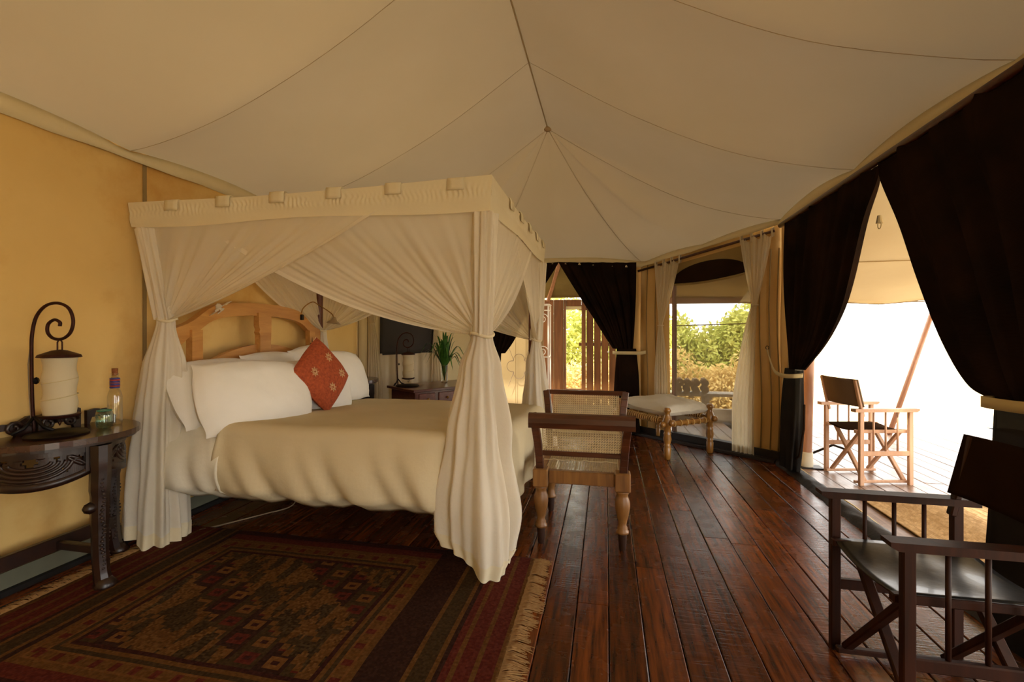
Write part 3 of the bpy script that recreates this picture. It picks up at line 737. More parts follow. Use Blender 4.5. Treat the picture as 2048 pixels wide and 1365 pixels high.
# bench with rolled towels outside the garden window
bn = thing('outdoor_bench', 'weathered plank bench outside the garden window carrying rolled towels', 'bench', (1.15, 6.45, 0))
MB().box((1.15, 6.47, .44), (1.3, .3, .035), bev=.004).build('bench_top', M['benchwood'], bn)
for x in (.62, 1.28, 1.7):
    MB().box((x, 6.47, .21), (.06, .22, .42), bev=.004).build('leg', M['benchwood'], bn)
    MB().box((x, 6.40, .40), (.13, .05, .05)).build('bracket', M['benchwood'], bn)
o = MB().box((.9, 6.9, .09), (3.2, .06, .18), bev=.004).build('deck_kerb', M['benchwood']); tag(o, 'weathered low kerb board along the far edge of the deck', 'kerb')
def towel_mesh():
    mb = MB(); pts = []
    n = 44
    for k in range(n+1):
        a = 2*PI*2.6*k/n; r_ = .012+.036*k/n; pts.append((math.cos(a)*r_, math.sin(a)*r_))
    def f(u, v):
        i = round(u*n); x, z = pts[i]; return (x, (v-.5)*.28, z)
    mb.grid(n, 2, f); return mb
tproto = towel_mesh().build('rolled_towel', M['towel'], smooth=True, solidify=.008)
tl = ['rolled grey-brown towel, bottom row of the stack, far left', 'rolled grey-brown towel, bottom row of the stack, second from left', 'rolled grey-brown towel, bottom row of the stack, third from left', 'rolled grey-brown towel, bottom row of the stack, far right end',
      'rolled grey-brown towel, top row of the stack, left', 'rolled grey-brown towel, top row of the stack, second from left', 'rolled grey-brown towel, top row of the stack, third from left', 'rolled grey-brown towel, top row of the stack, right']
for i, l_ in enumerate(tl):
    o = tproto if i == 0 else tproto.copy()
    if i: col.objects.link(o)
    if i < 4: o.location = (.93+i*.108, 6.42, .508)
    else: o.location = (.955+(i-4)*.1, 6.43, .594)
    o.rotation_euler = (0, rnd.uniform(0, 6), -.1); tag(o, l_+' on the outdoor bench', 'towel', 'rolled towels on the outdoor bench')
o = MB().lathe([(.0, 0), (.03, .0), (.03, .1), (.012, .14), (.012, .18), (.0, .18)], (.84, 6.42, .458), 14).build('outdoor_bottle', M['gglass'], smooth='auto'); tag(o, 'small dark bottle standing at the left of the rolled towels on the bench', 'bottle')

# ------------------------------------------------------------------ garden
g = MB().grid(40, 40, lambda u, v: (-60+u*120, -60+v*130, -.5+(.9*max(0, (v*130-60-14))/30)+.15*nz(u*30, v*30))).build('ground', M['ground'], smooth=True); tag(g, kind='structure')
def bush(label, c, rx, ry, rz, nleaf, mat, size=.055, cat='bush'):
    t = thing('garden_bush', label, cat, c, group='bushes behind the tent')
    c = Vector(c); mb = MB()
    lumps = [(Vector((rnd.uniform(-.6, .6)*rx, rnd.uniform(-.5, .5)*ry, rnd.uniform(.35, 1.0)*rz)), rnd.uniform(.35, .6)) for _ in range(12)]
    for i in range(nleaf):
        lc, k = rnd.choice(lumps)
        d = Vector((rnd.gauss(0, 1), rnd.gauss(0, 1), rnd.gauss(0, 1))).normalized()*rnd.uniform(.6, 1.05)
        p = c+lc+Vector((d.x*rx*k, d.y*ry*k, d.z*rz*k))
        if p.z < c.z: p.z = c.z+rnd.uniform(0, .3)
        a = Vector((rnd.gauss(0, 1), rnd.gauss(0, 1), rnd.gauss(0, 1))).normalized(); b = a.cross(Vector((rnd.gauss(0, 1), rnd.gauss(0, 1), .3))).normalized()
        s = size*rnd.uniform(.6, 1.4)
        mb.add([p-a*s, p+b*s*.45, p+a*s, p-b*s*.45], [(0, 1, 2, 3)])
    o = mb.build('foliage', mat, t); o['kind'] = 'stuff'
    st = MB()
    for lc, k in lumps: st.tube([c, c+lc*.5+Vector((rnd.uniform(-.1, .1), rnd.uniform(-.1, .1), 0)), c+lc], [.04, .025, .01], 5)
    st.build('branches', M['stem'], t)
bush('pale green bush filling the left half of the garden window view', (1.5, 11.0, -.4), 1.0, .8, 1.65, 12000, M['bushg'])
bush('pale green bush filling the right half of the garden window view', (2.75, 10.9, -.4), .95, .8, 1.6, 12000, M['bushg'])
bush('low dry tan shrub in front of the green bushes, left in the garden window', (1.3, 9.0, -.4), .8, .6, .95, 8000, M['busht'], .04)
bush('low dry tan shrub in front of the green bushes, right in the garden window', (2.35, 8.9, -.4), .75, .6, .9, 8000, M['busht'], .04)
bush('tall yellow-green bush seen in the narrow gap of the plank gate', (-.5, 10.6, -.4), 1.3, 1, 2.0, 11000, M['bushg'])
bush('dry tan shrub low behind the narrow gap of the plank gate', (-.3, 8.8, -.4), 1.0, .7, .9, 7000, M['busht'], .04)
bush('yellow-green bush behind the right slats of the plank gate', (.55, 12.2, -.4), .9, .8, 1.4, 8000, M['bushg'])

# ------------------------------------------------------------------ BED
HN, HF, FN, FF = Vector((-2.62, 2.34, 0)), Vector((-2.73, 4.03, 0)), Vector((-.66, 2.40, 0)), Vector((-.64, 4.05, 0))
bed = thing('four_poster_bed', 'wooden four-poster bed with arched honey-coloured headboard', 'bed', (-1.65, 3.2, 0))
for p, nm in ((HN, 0), (HF, 0), (FN, 0), (FF, 0)):
    MB().tube([p, p+Vector((0, 0, .3)), p+Vector((0, 0, .8)), p+Vector((0, 0, 2.0))], [.028, .04, .036, .03], 14).build('post', M['bedpost'], bed, smooth='auto')
MB().prism([(-.03, 0), (.03, 0), (.035, .33), (-.05, .33)], .05, HN+Vector((.02, -.0, .0)), (1, 0, 0), (0, 0, 1)).build('leg_block', M['bedpost'], bed)
for a, b, nm in ((HN, FN, 'side_rail'), (HF, FF, 'side_rail'), (HN, HF, 'head_rail'), (FN, FF, 'foot_rail')):
    MB().beam(a+Vector((0, 0, .42)), b+Vector((0, 0, .42)), .04, .16).build(nm, M['bedwood'] if nm == 'foot_rail' else M['bedpost'], bed)
for a, b in ((HN, FN), (HF, FF), (HN, HF), (FN, FF)):
    MB().beam(a+Vector((0, 0, 1.99)), b+Vector((0, 0, 1.99)), .035, .035).build('canopy_rail', M['bedpost'], bed)
MB().beam(HN+Vector((.02, .03, .78)), HN.lerp(HF, .25)+Vector((.02, 0, .78)), .03, .30).build('head_panel', M['black_rail'], bed)
MB().prism([(0, .018), (.014, 0), (0, -.018), (-.014, 0)], .006, HN+Vector((.042, .14, .83)), (0, 1, 0), (0, 0, 1)).build('inlay', M['bedwood'], bed)
# headboard arch
hu = (HF-HN).normalized(); HL = (HF-HN).length
hx = hu.cross(Vector((0, 0, 1)))
def hz(s):   # s 0..1 across
    e = abs(2*s-1)
    base = 1.475-.10*e**2
    ogee = -.11/(1+math.exp(-(e-.72)*16))
    return base+ogee
S = [i/40 for i in range(41)]
up = [(s*HL, hz(s)) for s in S]; low = [(s*HL, hz(s)-.095-.0*abs(2*s-1)-(.02 if abs(2*s-1) > .85 else 0)) for s in S]
o_ = HN+Vector((.0, 0, 0))
MB().strip(low, up, .05, o_, hu, (0, 0, 1)).build('headboard_arch', M['bedwood'], bed)
up = [(.1+s*(HL-.2), 1.155-.20*abs(2*s-1)**2) for s in S]; low = [(x, z-.075) for x, z in up]
MB().strip(low, up, .035, o_, hu, (0, 0, 1)).build('lower_arch', M['bedwood'], bed)
up2 = [(x, .99-.05*abs(2*s-1)) for (x, z), s in zip(up, S)]
MB().strip([(x, z-.08) for x, z in up2], up2, .03, o_, hu, (0, 0, 1)).build('bottom_arch', M['bedwood'], bed)
for s, wd in ((.11, .085), (.5, .15), (.89, .085)):
    if wd > .1:
        out = [(-.06, .7), (.06, .7), (.06, .98), (.072, 1.25), (.075, 1.40), (-.075, 1.40), (-.075, 1.30), (-.06, 1.27), (-.072, 1.25), (-.06, 1.23), (-.06, .98)]
    else: out = [(-wd/2, .6), (wd/2, .6), (wd/2, hz(s)-.07), (-wd/2, hz(s)-.07)]
    MB().prism(out, .045, HN+hu*(s*HL)+Vector((.02, 0, 0)), hu, (0, 0, 1)).build('upright', M['bedwood'], bed)
# mattress
mt = MB().box((-1.66, 3.19, .515), (1.9, 1.56, .15), bev=.05).build('mattress', M['sheet'], smooth='auto'); tag(mt, 'white mattress under the duvet of the four-poster bed', 'mattress')
# duvet
def drape_cloth(x0, x1, y0, y1, ztop, hemn, hemf, foot, seed, nx=90, ny=110, puff=.02, bulge=.05, diag=1.0):
    wn = ztop-hemn; wf_ = ztop-hemf; tot = wn+(y1-y0)+wf_; ftot = (x1-x0)+(foot or 0)
    rr = .075
    def side(s, edge):   # s distance past the crest -> (out, down)
        if s < 0: return 0, 0
        q = rr*PI/2
        if s < q: a = s/rr; return rr*math.sin(a), rr*(1-math.cos(a))
        return rr, rr+(s-q)
    def f(u, v):
        s = v*tot-wn; yv = s
        if s < rr: o, d = side(rr-s, 0); y = y0+rr-o
        elif s > (y1-y0)-rr: o, d = side(s-((y1-y0)-rr), 0); y = y1-rr+o
        else: y = y0+s; d = 0
        t = u*ftot; 
        if foot and t > (x1-x0)-rr: ox, dx = side(t-((x1-x0)-rr), 0); x = x1-rr+ox
        else: x = x0+t; dx = 0
        dd = max(d, dx); z = ztop-dd
        fall = max(0, d-rr)/max(.01, wn-rr)
        if d > 0:
            sg = -1 if s < 0 or s < rr else 1
            b = bulge*math.sin(PI*min(1, fall)*.85)
            w_ = (x+.55*z*diag)
            fold = .018*fall*(math.sin(w_*17+seed)+.7*math.sin(w_*29+seed*2)+.5*math.sin(w_*43+1))
            y += sg*(b+fold)
            z += .02*nz(x, 0, seed, 3)*fall
            if fall > .9: y -= sg*.05*(fall-.9)/.1
            if sg < 0 and x1 > -.9: q_ = min(1, max(0, (x-(x1-.42))/.3)); y += .16*q_*q_*(3-2*q_)*min(1, d/.12)
        if dx > 0:
            x += .015*math.sin(y*14)*min(1, dx*4); q_ = min(1, max(0, (y0+.42-y)/.3)); x -= .12*q_*q_*(3-2*q_)*min(1, dx/.12)
        inner = min(1, max(0, min(s, (y1-y0)-s)/.5))
        z += puff*inner - .10*min(1, max(0, (y-y0)/(y1-y0))) + .012*nz(x, y, seed, 2.2)+.004*nz(x, y, seed, 7)
        return (x, y, z)
    return MB().grid(nx, ny, f)
dv = drape_cloth(-2.22, -.52, 2.30, 4.08, .715, .30, .30, .40, 1.0, puff=.0).build('duvet', M['duvet'], smooth=True, solidify=.012); tag(dv, 'plain cream duvet spread over the bed and hanging down its side', 'duvet')
st = drape_cloth(-2.60, -2.17, 2.315, 4.07, .70, .30, .30, 0, 4.0, nx=40, bulge=.075, diag=.5).build('bed_sheet', M['sheet'], smooth=True, solidify=.012); tag(st, 'pale sheet draped at the pillow end of the bed beside the duvet edge', 'sheet')
# pillows
def pillow(w_, h_, t_, seed, corner=.11, p=2.2, wrk=1.0):
    mb = MB(); n = 30
    for sgn in (1, -1):
        def f(u, v):
            a, b = 2*u-1, 2*v-1
            ea, eb = 1-abs(a)**p, 1-abs(b)**p
            th = max(0, ea*eb)**.42
            x = a*w_/2*(1-corner*abs(b)**2.6*(1-.5*abs(a*b)**8)); y = b*h_/2*(1-corner*1.3*abs(a)**2.6*(1-.5*abs(a*b)**8))
            r2 = math.hypot(a, b)
            wr = .016*wrk*math.sin(math.atan2(b-math.copysign(1, b), a-math.copysign(1, a))*22+seed)*max(0, r2-.75)*2*th
            wr += .012*wrk*nz(a*1.5, b*1.5, seed+sgn, 1.4)+.004*wrk*nz(a, b, seed, 6)
            return (x, y, sgn*(t_/2*th)+wr*th)
        g_ = MB().grid(n, n, f)
        if sgn < 0: g_.f = [tuple(reversed(q)) for q in g_.f]
        mb.add(g_.v, g_.f)
    return mb
def place(o, c, face, roll=0):
    """face: direction of +z of cushion; roll about it"""
    z = Vector(face).normalized(); x = Vector((0, 0, 1)).cross(z).normalized(); y = z.cross(x)
    m = Matrix((x, y, z)).transposed().to_4x4() @ Matrix.Rotation(roll, 4, 'Z')
    m.translation = Vector(c); o.matrix_world = m
PL = [('white pillow leaning on the headboard at the near left corner of the bed', (-2.47, 2.60, .86), (1, -.12, .55), .68, .47, .22, 0),
      ('large plump white pillow in front at the near side of the bed', (-2.235, 2.63, .83), (1, -.28, .5), .76, .50, .27, R(-3)),
      ('white pillow half hidden behind the rust cushion, left of it', (-2.24, 3.24, .81), (1, -.35, .55), .64, .46, .22, R(-7)),
      ('shaded white pillow at the back centre against the headboard', (-2.52, 3.16, .89), (1, 0, .35), .62, .44, .15, 0),
      ('white pillow standing against the headboard behind the rust cushion', (-2.50, 3.64, .92), (1, 0, .4), .56, .46, .15, R(5)),
      ('white pillow propped upright right of the rust cushion at the far side', (-2.32, 3.78, .86), (1, -.2, .5), .52, .48, .2, R(-4))]
for i, (lb, c, fc, w_, h_, t_, rl) in enumerate(PL):
    o = pillow(w_, h_, t_, i*3.1).build('pillow', M['pillow'], smooth=True); place(o, c, fc, rl); tag(o, lb, 'pillow', 'pillows on the bed')
cu = thing('cushion', 'rust-red cushion with cream stars standing on its corner on the bed', 'cushion')
o = pillow(.43, .43, .15, 9, corner=.02, wrk=.6).build('cover', M['rust'], cu, smooth=True, local=True)
def star(cx, cy, r_):
    pts = []
    for k in range(16):
        a = 2*PI*k/16; q = r_ if k % 2 == 0 else r_*.5
        pts.append((cx+math.cos(a)*q, cy+math.sin(a)*q))
    return pts
for (cx, cy) in ((.10, .07), (-.07, -.09), (.10, -.10), (-.10, .10), (.0, .0)):
    if (cx, cy) == (0., 0.): continue
    a, b = cx/.215, cy/.215
    zz = .075*((1-abs(a)**2.4)*(1-abs(b)**2.4))**.42+.004
    MB().tube([(x, y, zz) for x, y in star(cx, cy, .036)], .0022, 5, closed=True).tube([(x, y, zz+.001) for x, y in star(cx, cy, .018)], .0022, 5, closed=True).build('star', M['star'], cu, local=True)
MB().tube([(.21*math.copysign(1, a)*1, .21*math.copysign(1, b), 0) for a, b in ((1, 1), (-1, 1), (-1, -1), (1, -1))], .0035, 5, closed=True).build('piping', M['star'], cu, local=True)
bpy.context.view_layer.update()
place(cu, (-2.10, 3.13, .93), (1, -.12, .30), R(38))

# ---- mosquito net canopy
CN = [Vector((-2.80, 2.25, 2.025)), Vector((-.57, 2.29, 2.055)), Vector((-.545, 4.22, 2.06)), Vector((-2.80, 4.17, 2.05))]   # nearL nearR farR farL
can = thing('net_canopy', 'gathered white mosquito net hanging from the four-poster frame, tied at the posts', 'bed canopy', (-1.65, 3.2, 0))
cc = sum(CN, Vector())/4
def inset(p, k, z):
    q = Vector((p.x, p.y, 0)); d = Vector((cc.x-p.x, cc.y-p.y, 0)); s = Vector((math.copysign(k, d.x), math.copysign(k, d.y), 0)); q = q+s; q.z = z; return q
TOPZ = 1.90
CI = [inset(p, .035, TOPZ) for p in CN]
names = ['near', 'foot', 'far', 'head']
for i in range(4):
    a, b = CN[i], CN[(i+1) % 4]; ai, bi = CI[i].copy(), CI[(i+1) % 4].copy(); ai.z = bi.z = TOPZ-.02; ai = inset(a, .012, TOPZ-.02); bi = inset(b, .012, TOPZ-.02)
    ln = (b-a).length
    nn = Vector(((b-a).y, -(b-a).x, 0)).normalized()
    def f(u, v):
        p = a.lerp(b, u).lerp(ai.lerp(bi, u), v)
        p.z -= .018*math.sin(PI*u)*(1-v)+.01*math.sin(u*9+i)*v
        if .12 < v < .62:
            p += nn*(.005*(.55+.9*nz(u*ln*6, v*3, i+2))*math.sin(u*ln*230+5*nz(u*ln*9, v*5, i))*math.sin(PI*(v-.12)/.5))
        p += nn*.008*nz(u*4, v*2, i)
        return tuple(p)
    MB().grid(int(ln*260), 16, f).build('valance', M['valance'], can, smooth=True)
    nt_ = (6, 5, 6, 0)[i]
    for k in range(nt_):
        c_ = a.lerp(b, ((k+.9)/(nt_+.45) if i == 0 else (k+1.4)/(nt_+1))); e = (b-a).normalized()
        def g_(u, v):
            prof = [(.010, -.055), (.009, -.01), (.004, .006), (-.02, .008), (-.03, -.02)]
            j = min(3, int(v*4)); t = v*4-j; o1 = lerp(prof[j][0], prof[j+1][0], t); z1 = lerp(prof[j][1], prof[j+1][1], t)
            p = c_+e*(u-.5)*.09+nn*o1; p.z = c_.z-.012+z1; return tuple(p)
        MB().grid(3, 12, g_).build('tab', M['valance'], can, smooth=True, solidify=.005)
WZ = {0: 1.325, 1: 1.235, 2: 1.18, 3: 1.27}
WP = [Vector((HN.x+.01, HN.y-.015, WZ[0])), Vector((FN.x+.01, FN.y-.01, WZ[1])), Vector((FF.x+.03, FF.y, WZ[2])), Vector((HF.x+.03, HF.y+.01, WZ[3]))]
def net_panel(ci, ti, frac, sag, k, off, nn, amp=.015, edge_drop=.0):
    """panel from corner ci spanning frac of the side toward corner ti, gathered at post ci"""
    a = CI[ci]; b = CI[ti]; wv = WP[ci]; e = (b-a).normalized(); nn = Vector(nn)
    def f(u, v):
        T = a.lerp(b, u*frac)+nn*off
        Wp = wv+e*(.045*u)+nn*(.02*math.sin(u*9))
        t = v
        mid = T.lerp(Wp, .5)+Vector((0, 0, -sag*2*u**1.3))+(-e*(.02) if u < .3 else Vector())
        p = T*(1-t)**2+mid*2*t*(1-t)+Wp*t**2
        A = amp*(.25+1.2*t)*(1-.55*t**4)
        p = p+nn*A*(.6*pleat(u, k, ci+.5)+.3*math.sin(2*PI*k*3*u+t*2))
        return tuple(p)
    MB().grid(110, 30, f).build('net_panel', M['net'], can, smooth=True)
    def fh(u, v):
        x = f(1, v)
        x2 = f(.985, v); return tuple(Vector(x).lerp(Vector(x2), -2.2*u+.4)+nn*.004)
    MB().grid(2, 30, fh).build('panel_hem', M['netd'], can, smooth=True)
near_n, foot_n, far_n, head_n = (0, -1, 0), (1, 0, 0), (0, 1, 0), (-1, 0, 0)
net_panel(0, 1, .70, .05, 6, .012, near_n)
net_panel(1, 0, .79, .12, 7, -.005, near_n)
net_panel(1, 2, .66, .06, 6, .012, foot_n, .02)
net_panel(2, 1, .62, .06, 5, -.005, foot_n, .02)
net_panel(2, 3, .75, .10, 6, .01, far_n)
net_panel(3, 2, .55, .10, 6, -.005, far_n)
net_panel(3, 0, .66, .08, 6, -.01, head_n)
# tails
def net_tail(i, c1, zb, prof, ell, ph, skew, k=9, amp=.3, hem=True, sh=None, nv=40):
    c0 = WP[i]
    def f(u, v, grow=1):
        th = 2*PI*u; c = c0.lerp(Vector(c1), v); z = lerp(c0.z, zb, v)
        if sh: c = c+Vector(sh)*math.sin(PI*v)
        r = prof(v)*grow
        w_ = min(1, v*2.2)
        rr = r*(1+amp*(.35+.65*w_)*(.42*math.sin(k*th+ph+1.5*math.sin(v*3+ph))+.30*math.sin((k+6)*th+2*ph-v*1.8)+.42*math.sin(4*th+ph-v*2.6)+.3*math.sin(2*th-v*1.7)))
        rr += (.012*nz(math.cos(th)*2, math.sin(th)*2, z*3+ph, 1.5)+.035*nz(math.cos(th)*1.2+ph, math.sin(th)*1.2, z*1.6+ph, 1.3))*w_
        x, y = c.x+math.cos(th)*rr*ell[0], c.y+math.sin(th)*rr*ell[1]
        return (x, y, max(.006, z+skew*(x-c.x)*v*v+.02*math.sin(3*th+ph)*v**6))
    MB().grid(150, nv, f, closeu=True).build('drape', M['netd'], can, smooth=True)
    if hem: MB().grid(150, 3, lambda u, v: f(u, .935+.068*v, 1.012), closeu=True).build('hem_band', M['valance'], can, smooth=True)
    MB().tube([c0+Vector((math.cos(a)*prof(0)*1.12*ell[0], math.sin(a)*prof(0)*1.12*ell[1], .01*math.sin(a*2))) for a in [2*PI*j/24 for j in range(24)]], .009, 8, closed=True).build('tie', M['valance'], can, smooth=True)
def corner_drape(i):
    a, b = CI[i]-Vector((0, 0, .03)), WP[i]
    ph = i*1.7
    def f(u, v):
        th = 2*PI*u; c = Vector((a.x, a.y, a.z)).lerp(b, v**.8); c.z = lerp(a.z, b.z, v)
        c.x, c.y = lerp((a.x*.6+b.x*.4), b.x, v), lerp((a.y*.6+b.y*.4), b.y, v)
        rr = lerp(.062, .05, v)*(1+.16*math.sin(9*th+ph+v)+.10*math.sin(14*th-v*2))
        return (c.x+math.cos(th)*rr, c.y+math.sin(th)*rr, c.z)
    MB().grid(90, 20, f, closeu=True).build('corner_drape', M['netd'], can, smooth=True)
for i in range(4): corner_drape(i) if i != 3 else None
def P_(*st):
    def f(v):
        for (a, ra), (b, rb) in zip(st, st[1:]):
            if v <= b: t = (v-a)/(b-a); t = t*t*(3-2*t); return lerp(ra, rb, t)
        return st[-1][1]
    return f
net_tail(0, (HN.x-.02, HN.y-.06, 0), .03, P_((0, .05), (.22, .10), (.6, .135), (1, .15)), (1, .8), .4, -.25)
net_tail(1, (FN.x-.0, FN.y-.04, 0), .075, P_((0, .055), (.15, .10), (.45, .15), (.8, .205), (.93, .20), (1, .17)), (1.0, .8), 1.9, -.35)
net_tail(2, (FF.x+.06, FF.y, 0), .05, P_((0, .045), (.2, .085), (.6, .13), (1, .17)), (1, .9), 3.1, 0)
net_tail(3, (HF.x+.09, HF.y+.02, 0), .06, P_((0, .04), (.3, .07), (1, .12)), (.8, .8), 4.2, 0, hem=False)
# bow cloth on headboard, reading lamp, torch
c = HN+hu*(.22*HL)+Vector((.035, 0, hz(.22)-.01))
bw = thing('cloth_knot', 'small knotted grey-white rag tied on top of the headboard arch', 'cloth', tuple(c))
MB().grid(24, 12, lambda u, v: tuple(c+Vector((.02*math.cos(2*PI*u)*math.sin(PI*v), .022*math.sin(2*PI*u)*math.sin(PI*v), .02*math.cos(PI*v)))*(1+.4*nz(u*6, v*6, 2))), closeu=True).build('knot', M['netd'], bw, smooth=True)
for dy, dz, s_ in ((-.05, -.05, .3), (.07, .03, .9), (.02, -.035, .5)):
    MB().grid(8, 8, lambda u, v: tuple(c+Vector((.01+.012*math.sin(v*9+s_*5), dy*v+(u-.5)*.05*v, dz*v+(u-.5)*.03*v)))).build('rag_end', M['netd'], bw, smooth=True, solidify=.003)
base = HN+hu*(HL*.80)+Vector((.03, 0, hz(.80)-.01))
rl = thing('reading_lamp', 'small gooseneck reading lamp arching over the right end of the headboard', 'lamp', tuple(base))
top = HN+hu*(HL*.88)+Vector((.12, .0, 1.50)); sh_ = HN+hu*(HL*.985)+Vector((.17, 0, 1.36))
gn = catmull([base-Vector((.01, 0, .04)), base+Vector((0, .02, .05)), base.lerp(top, .6)+Vector((0, 0, .06)), top, sh_+Vector((-.02, -.01, .07)), sh_+Vector((0, 0, .02))], 6)
MB().tube(gn, .005, 6).build('gooseneck', M['brass'], rl, smooth=True)
MB().lathe([(.012, .035), (.02, .02), (.03, .0), (.06, -.022), (.064, -.026)], sh_, 20, axis=(.1, .1, 1)).build('lamp_shade', solid('lamp_metal', (150, 128, 96), (170, 150, 118), .5), rl, smooth=True, solidify=.003)
MB().box(base+Vector((-.0, 0, -.03)), (.03, .03, .05), bev=.004).build('clamp', M['irond'], rl)
c = HN+hu*(HL*.875)+Vector((.06, 0, 1.10))
tc = thing('torch', 'small black torch hanging on the headboard upright above the rust cushion', 'torch', tuple(c))
MB().lathe([(.018, .05), (.018, .02), (.013, .01), (.013, -.05), (.01, -.055)], c, 14).build('body', M['irond'], tc, smooth='auto')
MB().tube([c+Vector((-.01, .01, .04)), c+Vector((-.02, .02, .1)), c+Vector((-.03, .01, .12))], .003, 5).build('loop', M['irond'], tc)

# ------------------------------------------------------------------ demi-lune carved tables
def demilune(loc, label, big=True):
    t = thing('console_table', label, 'table', loc, group='carved half-round console tables')
    X0, Y0, _ = loc; Rr = .44; RX = .42; RY = .35
    outl = [(X0, Y0-RY)]+[(X0+RX*max(0, math.sin(PI*k/24))**.85, Y0-RY*math.cos(PI*k/24)) for k in range(1, 24)]+[(X0, Y0+RY)]
    MB().prism([(x, y) for x, y in outl], .028, (0, 0, .736), (1, 0, 0), (0, 1, 0)).build('table_top', M['tabletop'], t)
    outl2 = [(X0+(x-X0)*.96, Y0+(y-Y0)*.96) for x, y in outl]
    MB().prism(outl2, .016, (0, 0, .715), (1, 0, 0), (0, 1, 0)).build('moulding', M['carved'], t)
    # apron: curved bands with carved scrolls and gaps
    def ap(u, z, k=.84): a = PI*u; return Vector((X0+RX*k*math.sin(a), Y0-RY*k*math.cos(a), z))
    def apl(u): # lower edge swelling between the legs
        return .60-.055*abs(math.sin(2*PI*u))
    for s0, s1 in ((.02, .48), (.52, .98)):
        MB().grid(30, 1, lambda u, v: tuple(ap(lerp(s0, s1, u), lerp(.675, .715, v)))).build('apron_rail', M['carved'], t, solidify=.022)
        MB().grid(30, 1, lambda u, v: tuple(ap(lerp(s0, s1, u), apl(lerp(s0, s1, u))+lerp(-.018, .016, v)))).build('apron_edge', M['carved'], t, smooth=True, solidify=.022)
        cm = (s0+s1)/2
        pan = MB(); nu_, nv_ = 64, 12
        HO = [(cm, .66, .034, .03), (cm-.09, .668, .016, .013), (cm+.09, .668, .014, .014), (cm-.15, .625, .010, .022), (cm+.17, .655, .018, .012), (cm+.125, .612, .016, .012), (cm-.17, .60, .018, .007), (cm+.125, .685, .012, .01)]
        for i_ in range(nu_):
            for j_ in range(nv_):
                ua, ub = lerp(s0, s1, i_/nu_), lerp(s0, s1, (i_+1)/nu_); um = (ua+ub)/2
                za = lambda u_, q_: lerp(apl(u_), .70, q_/nv_)
                zm = za(um, j_+.5)
                if any(abs((um-hx_)/hw_)+abs((zm-hz_)/hh_) < 1 for hx_, hz_, hw_, hh_ in HO): continue
                pan.add([ap(ua, za(ua, j_), .83), ap(ub, za(ub, j_), .83), ap(ub, za(ub, j_+1), .83), ap(ua, za(ua, j_+1), .83)], [(0, 1, 2, 3)])
        pan.build('apron_panel', M['carved'], t, solidify=.016)
        for j in range(4):   # nested U scrolls
            w_ = .075+.026*j
            pts = []
            for q in range(15):
                a = PI+PI*q/14
                uu = cm+w_*math.cos(a)*.95; zz = .655+(.028+.022*j*.8)*math.sin(a)
                pts.append(ap(uu, max(zz, apl(uu)), .845))
            MB().tube(pts, .009, 6).build('scroll_carving', M['carved'], t, smooth=True)
        for sg in (-1, 1):
            cc_ = cm+sg*.165
            pts = [ap(cc_+.045*(1-.7*k/16)*math.cos(sg*1.2+k*.55), .64+.034*(1-.7*k/16)*math.sin(k*.55), .845) for k in range(17)]
            MB().tube(pts, .010, 6).build('leaf_carving', M['carved'], t, smooth=True)
            MB().grid(6, 2, lambda u, v: tuple(ap(cm+sg*lerp(.19, .23, u), lerp(apl(cm+sg*lerp(.19, .23, u)), .70, v)))).build('apron_block', M['carved'], t, solidify=.03)
            pts = [ap(cm+sg*.035+sg*.02*math.cos(k*.6)*(1-.05*k), .69-.016*math.sin(k*.6), .845) for k in range(9)]
            MB().tube(pts, .008, 6).build('leaf_carving', M['carved'], t, smooth=True)
    legs = [(X0+.37, Y0, 1), (X0+.08, Y0-.28, 0), (X0+.08, Y0+.28, 0)]
    for lx, ly, fr in legs:
        d = Vector((lx-X0, ly-Y0, 0)).normalized()
        c_ = [Vector((lx, ly, .70)), Vector((lx, ly, .58)), Vector((lx, ly, .45))-d*.004, Vector((lx, ly, .3))-d*.004, Vector((lx, ly, .15))+d*.0, Vector((lx, ly, .05))+d*.012, Vector((lx, ly, .0))+d*.03]
        MB().tube(catmull(c_, 5), [.045]*5+[.042]*5+[.037]*5+[.034]*5+[.034]*5+[.036]*4+[.03]*2, 8).build('leg', M['carved'], t, smooth='auto')
        bd = MB()
        for k in range(26):
            z = .10+k*.019; off = -.008 if .2 < z < .45 else .0
            bd.lathe([(0, -.008), (.008, -.004), (.009, .002), (0, .009)], (lx, ly+.034+.004*math.sin(k), z), 6)
            bd.lathe([(0, -.008), (.008, -.004), (.009, .002), (0, .009)], (lx+.03, ly-.01+.006*math.sin(k*.8), z), 6)
        o = bd.build('beading', M['carved'], t, smooth=True); o['kind'] = 'stuff'
        MB().lathe([(0, -.03), (.022, -.018), (.03, 0), (.022, .018), (0, .03)], (lx-.01, ly-.04, .40), 10).build('knob', M['carved'], t, smooth=True)
        MB().lathe([(0, 0), (.045, .0), (.05, .02), (.03, .05), (0, .055)], (lx+d.x*.03, ly+d.y*.03, 0), 8).build('claw_foot', M['carved'], t, smooth=True)
    MB().beam((X0+.10, Y0-.28, .19), (X0+.10, Y0+.28, .19), .03, .07).build('stretcher', M['carved'], t)
    MB().beam((X0+.10, Y0, .185), (X0+.38, Y0, .185), .03, .04).build('stretcher', M['carved'], t)
    # carved gallery at the back
    gy = [(-.33, .02), (-.28, .05), (-.17, .06), (-.05, .09), (.05, .105), (.15, .09), (.24, .07), (.29, .06), (.33, .02)]
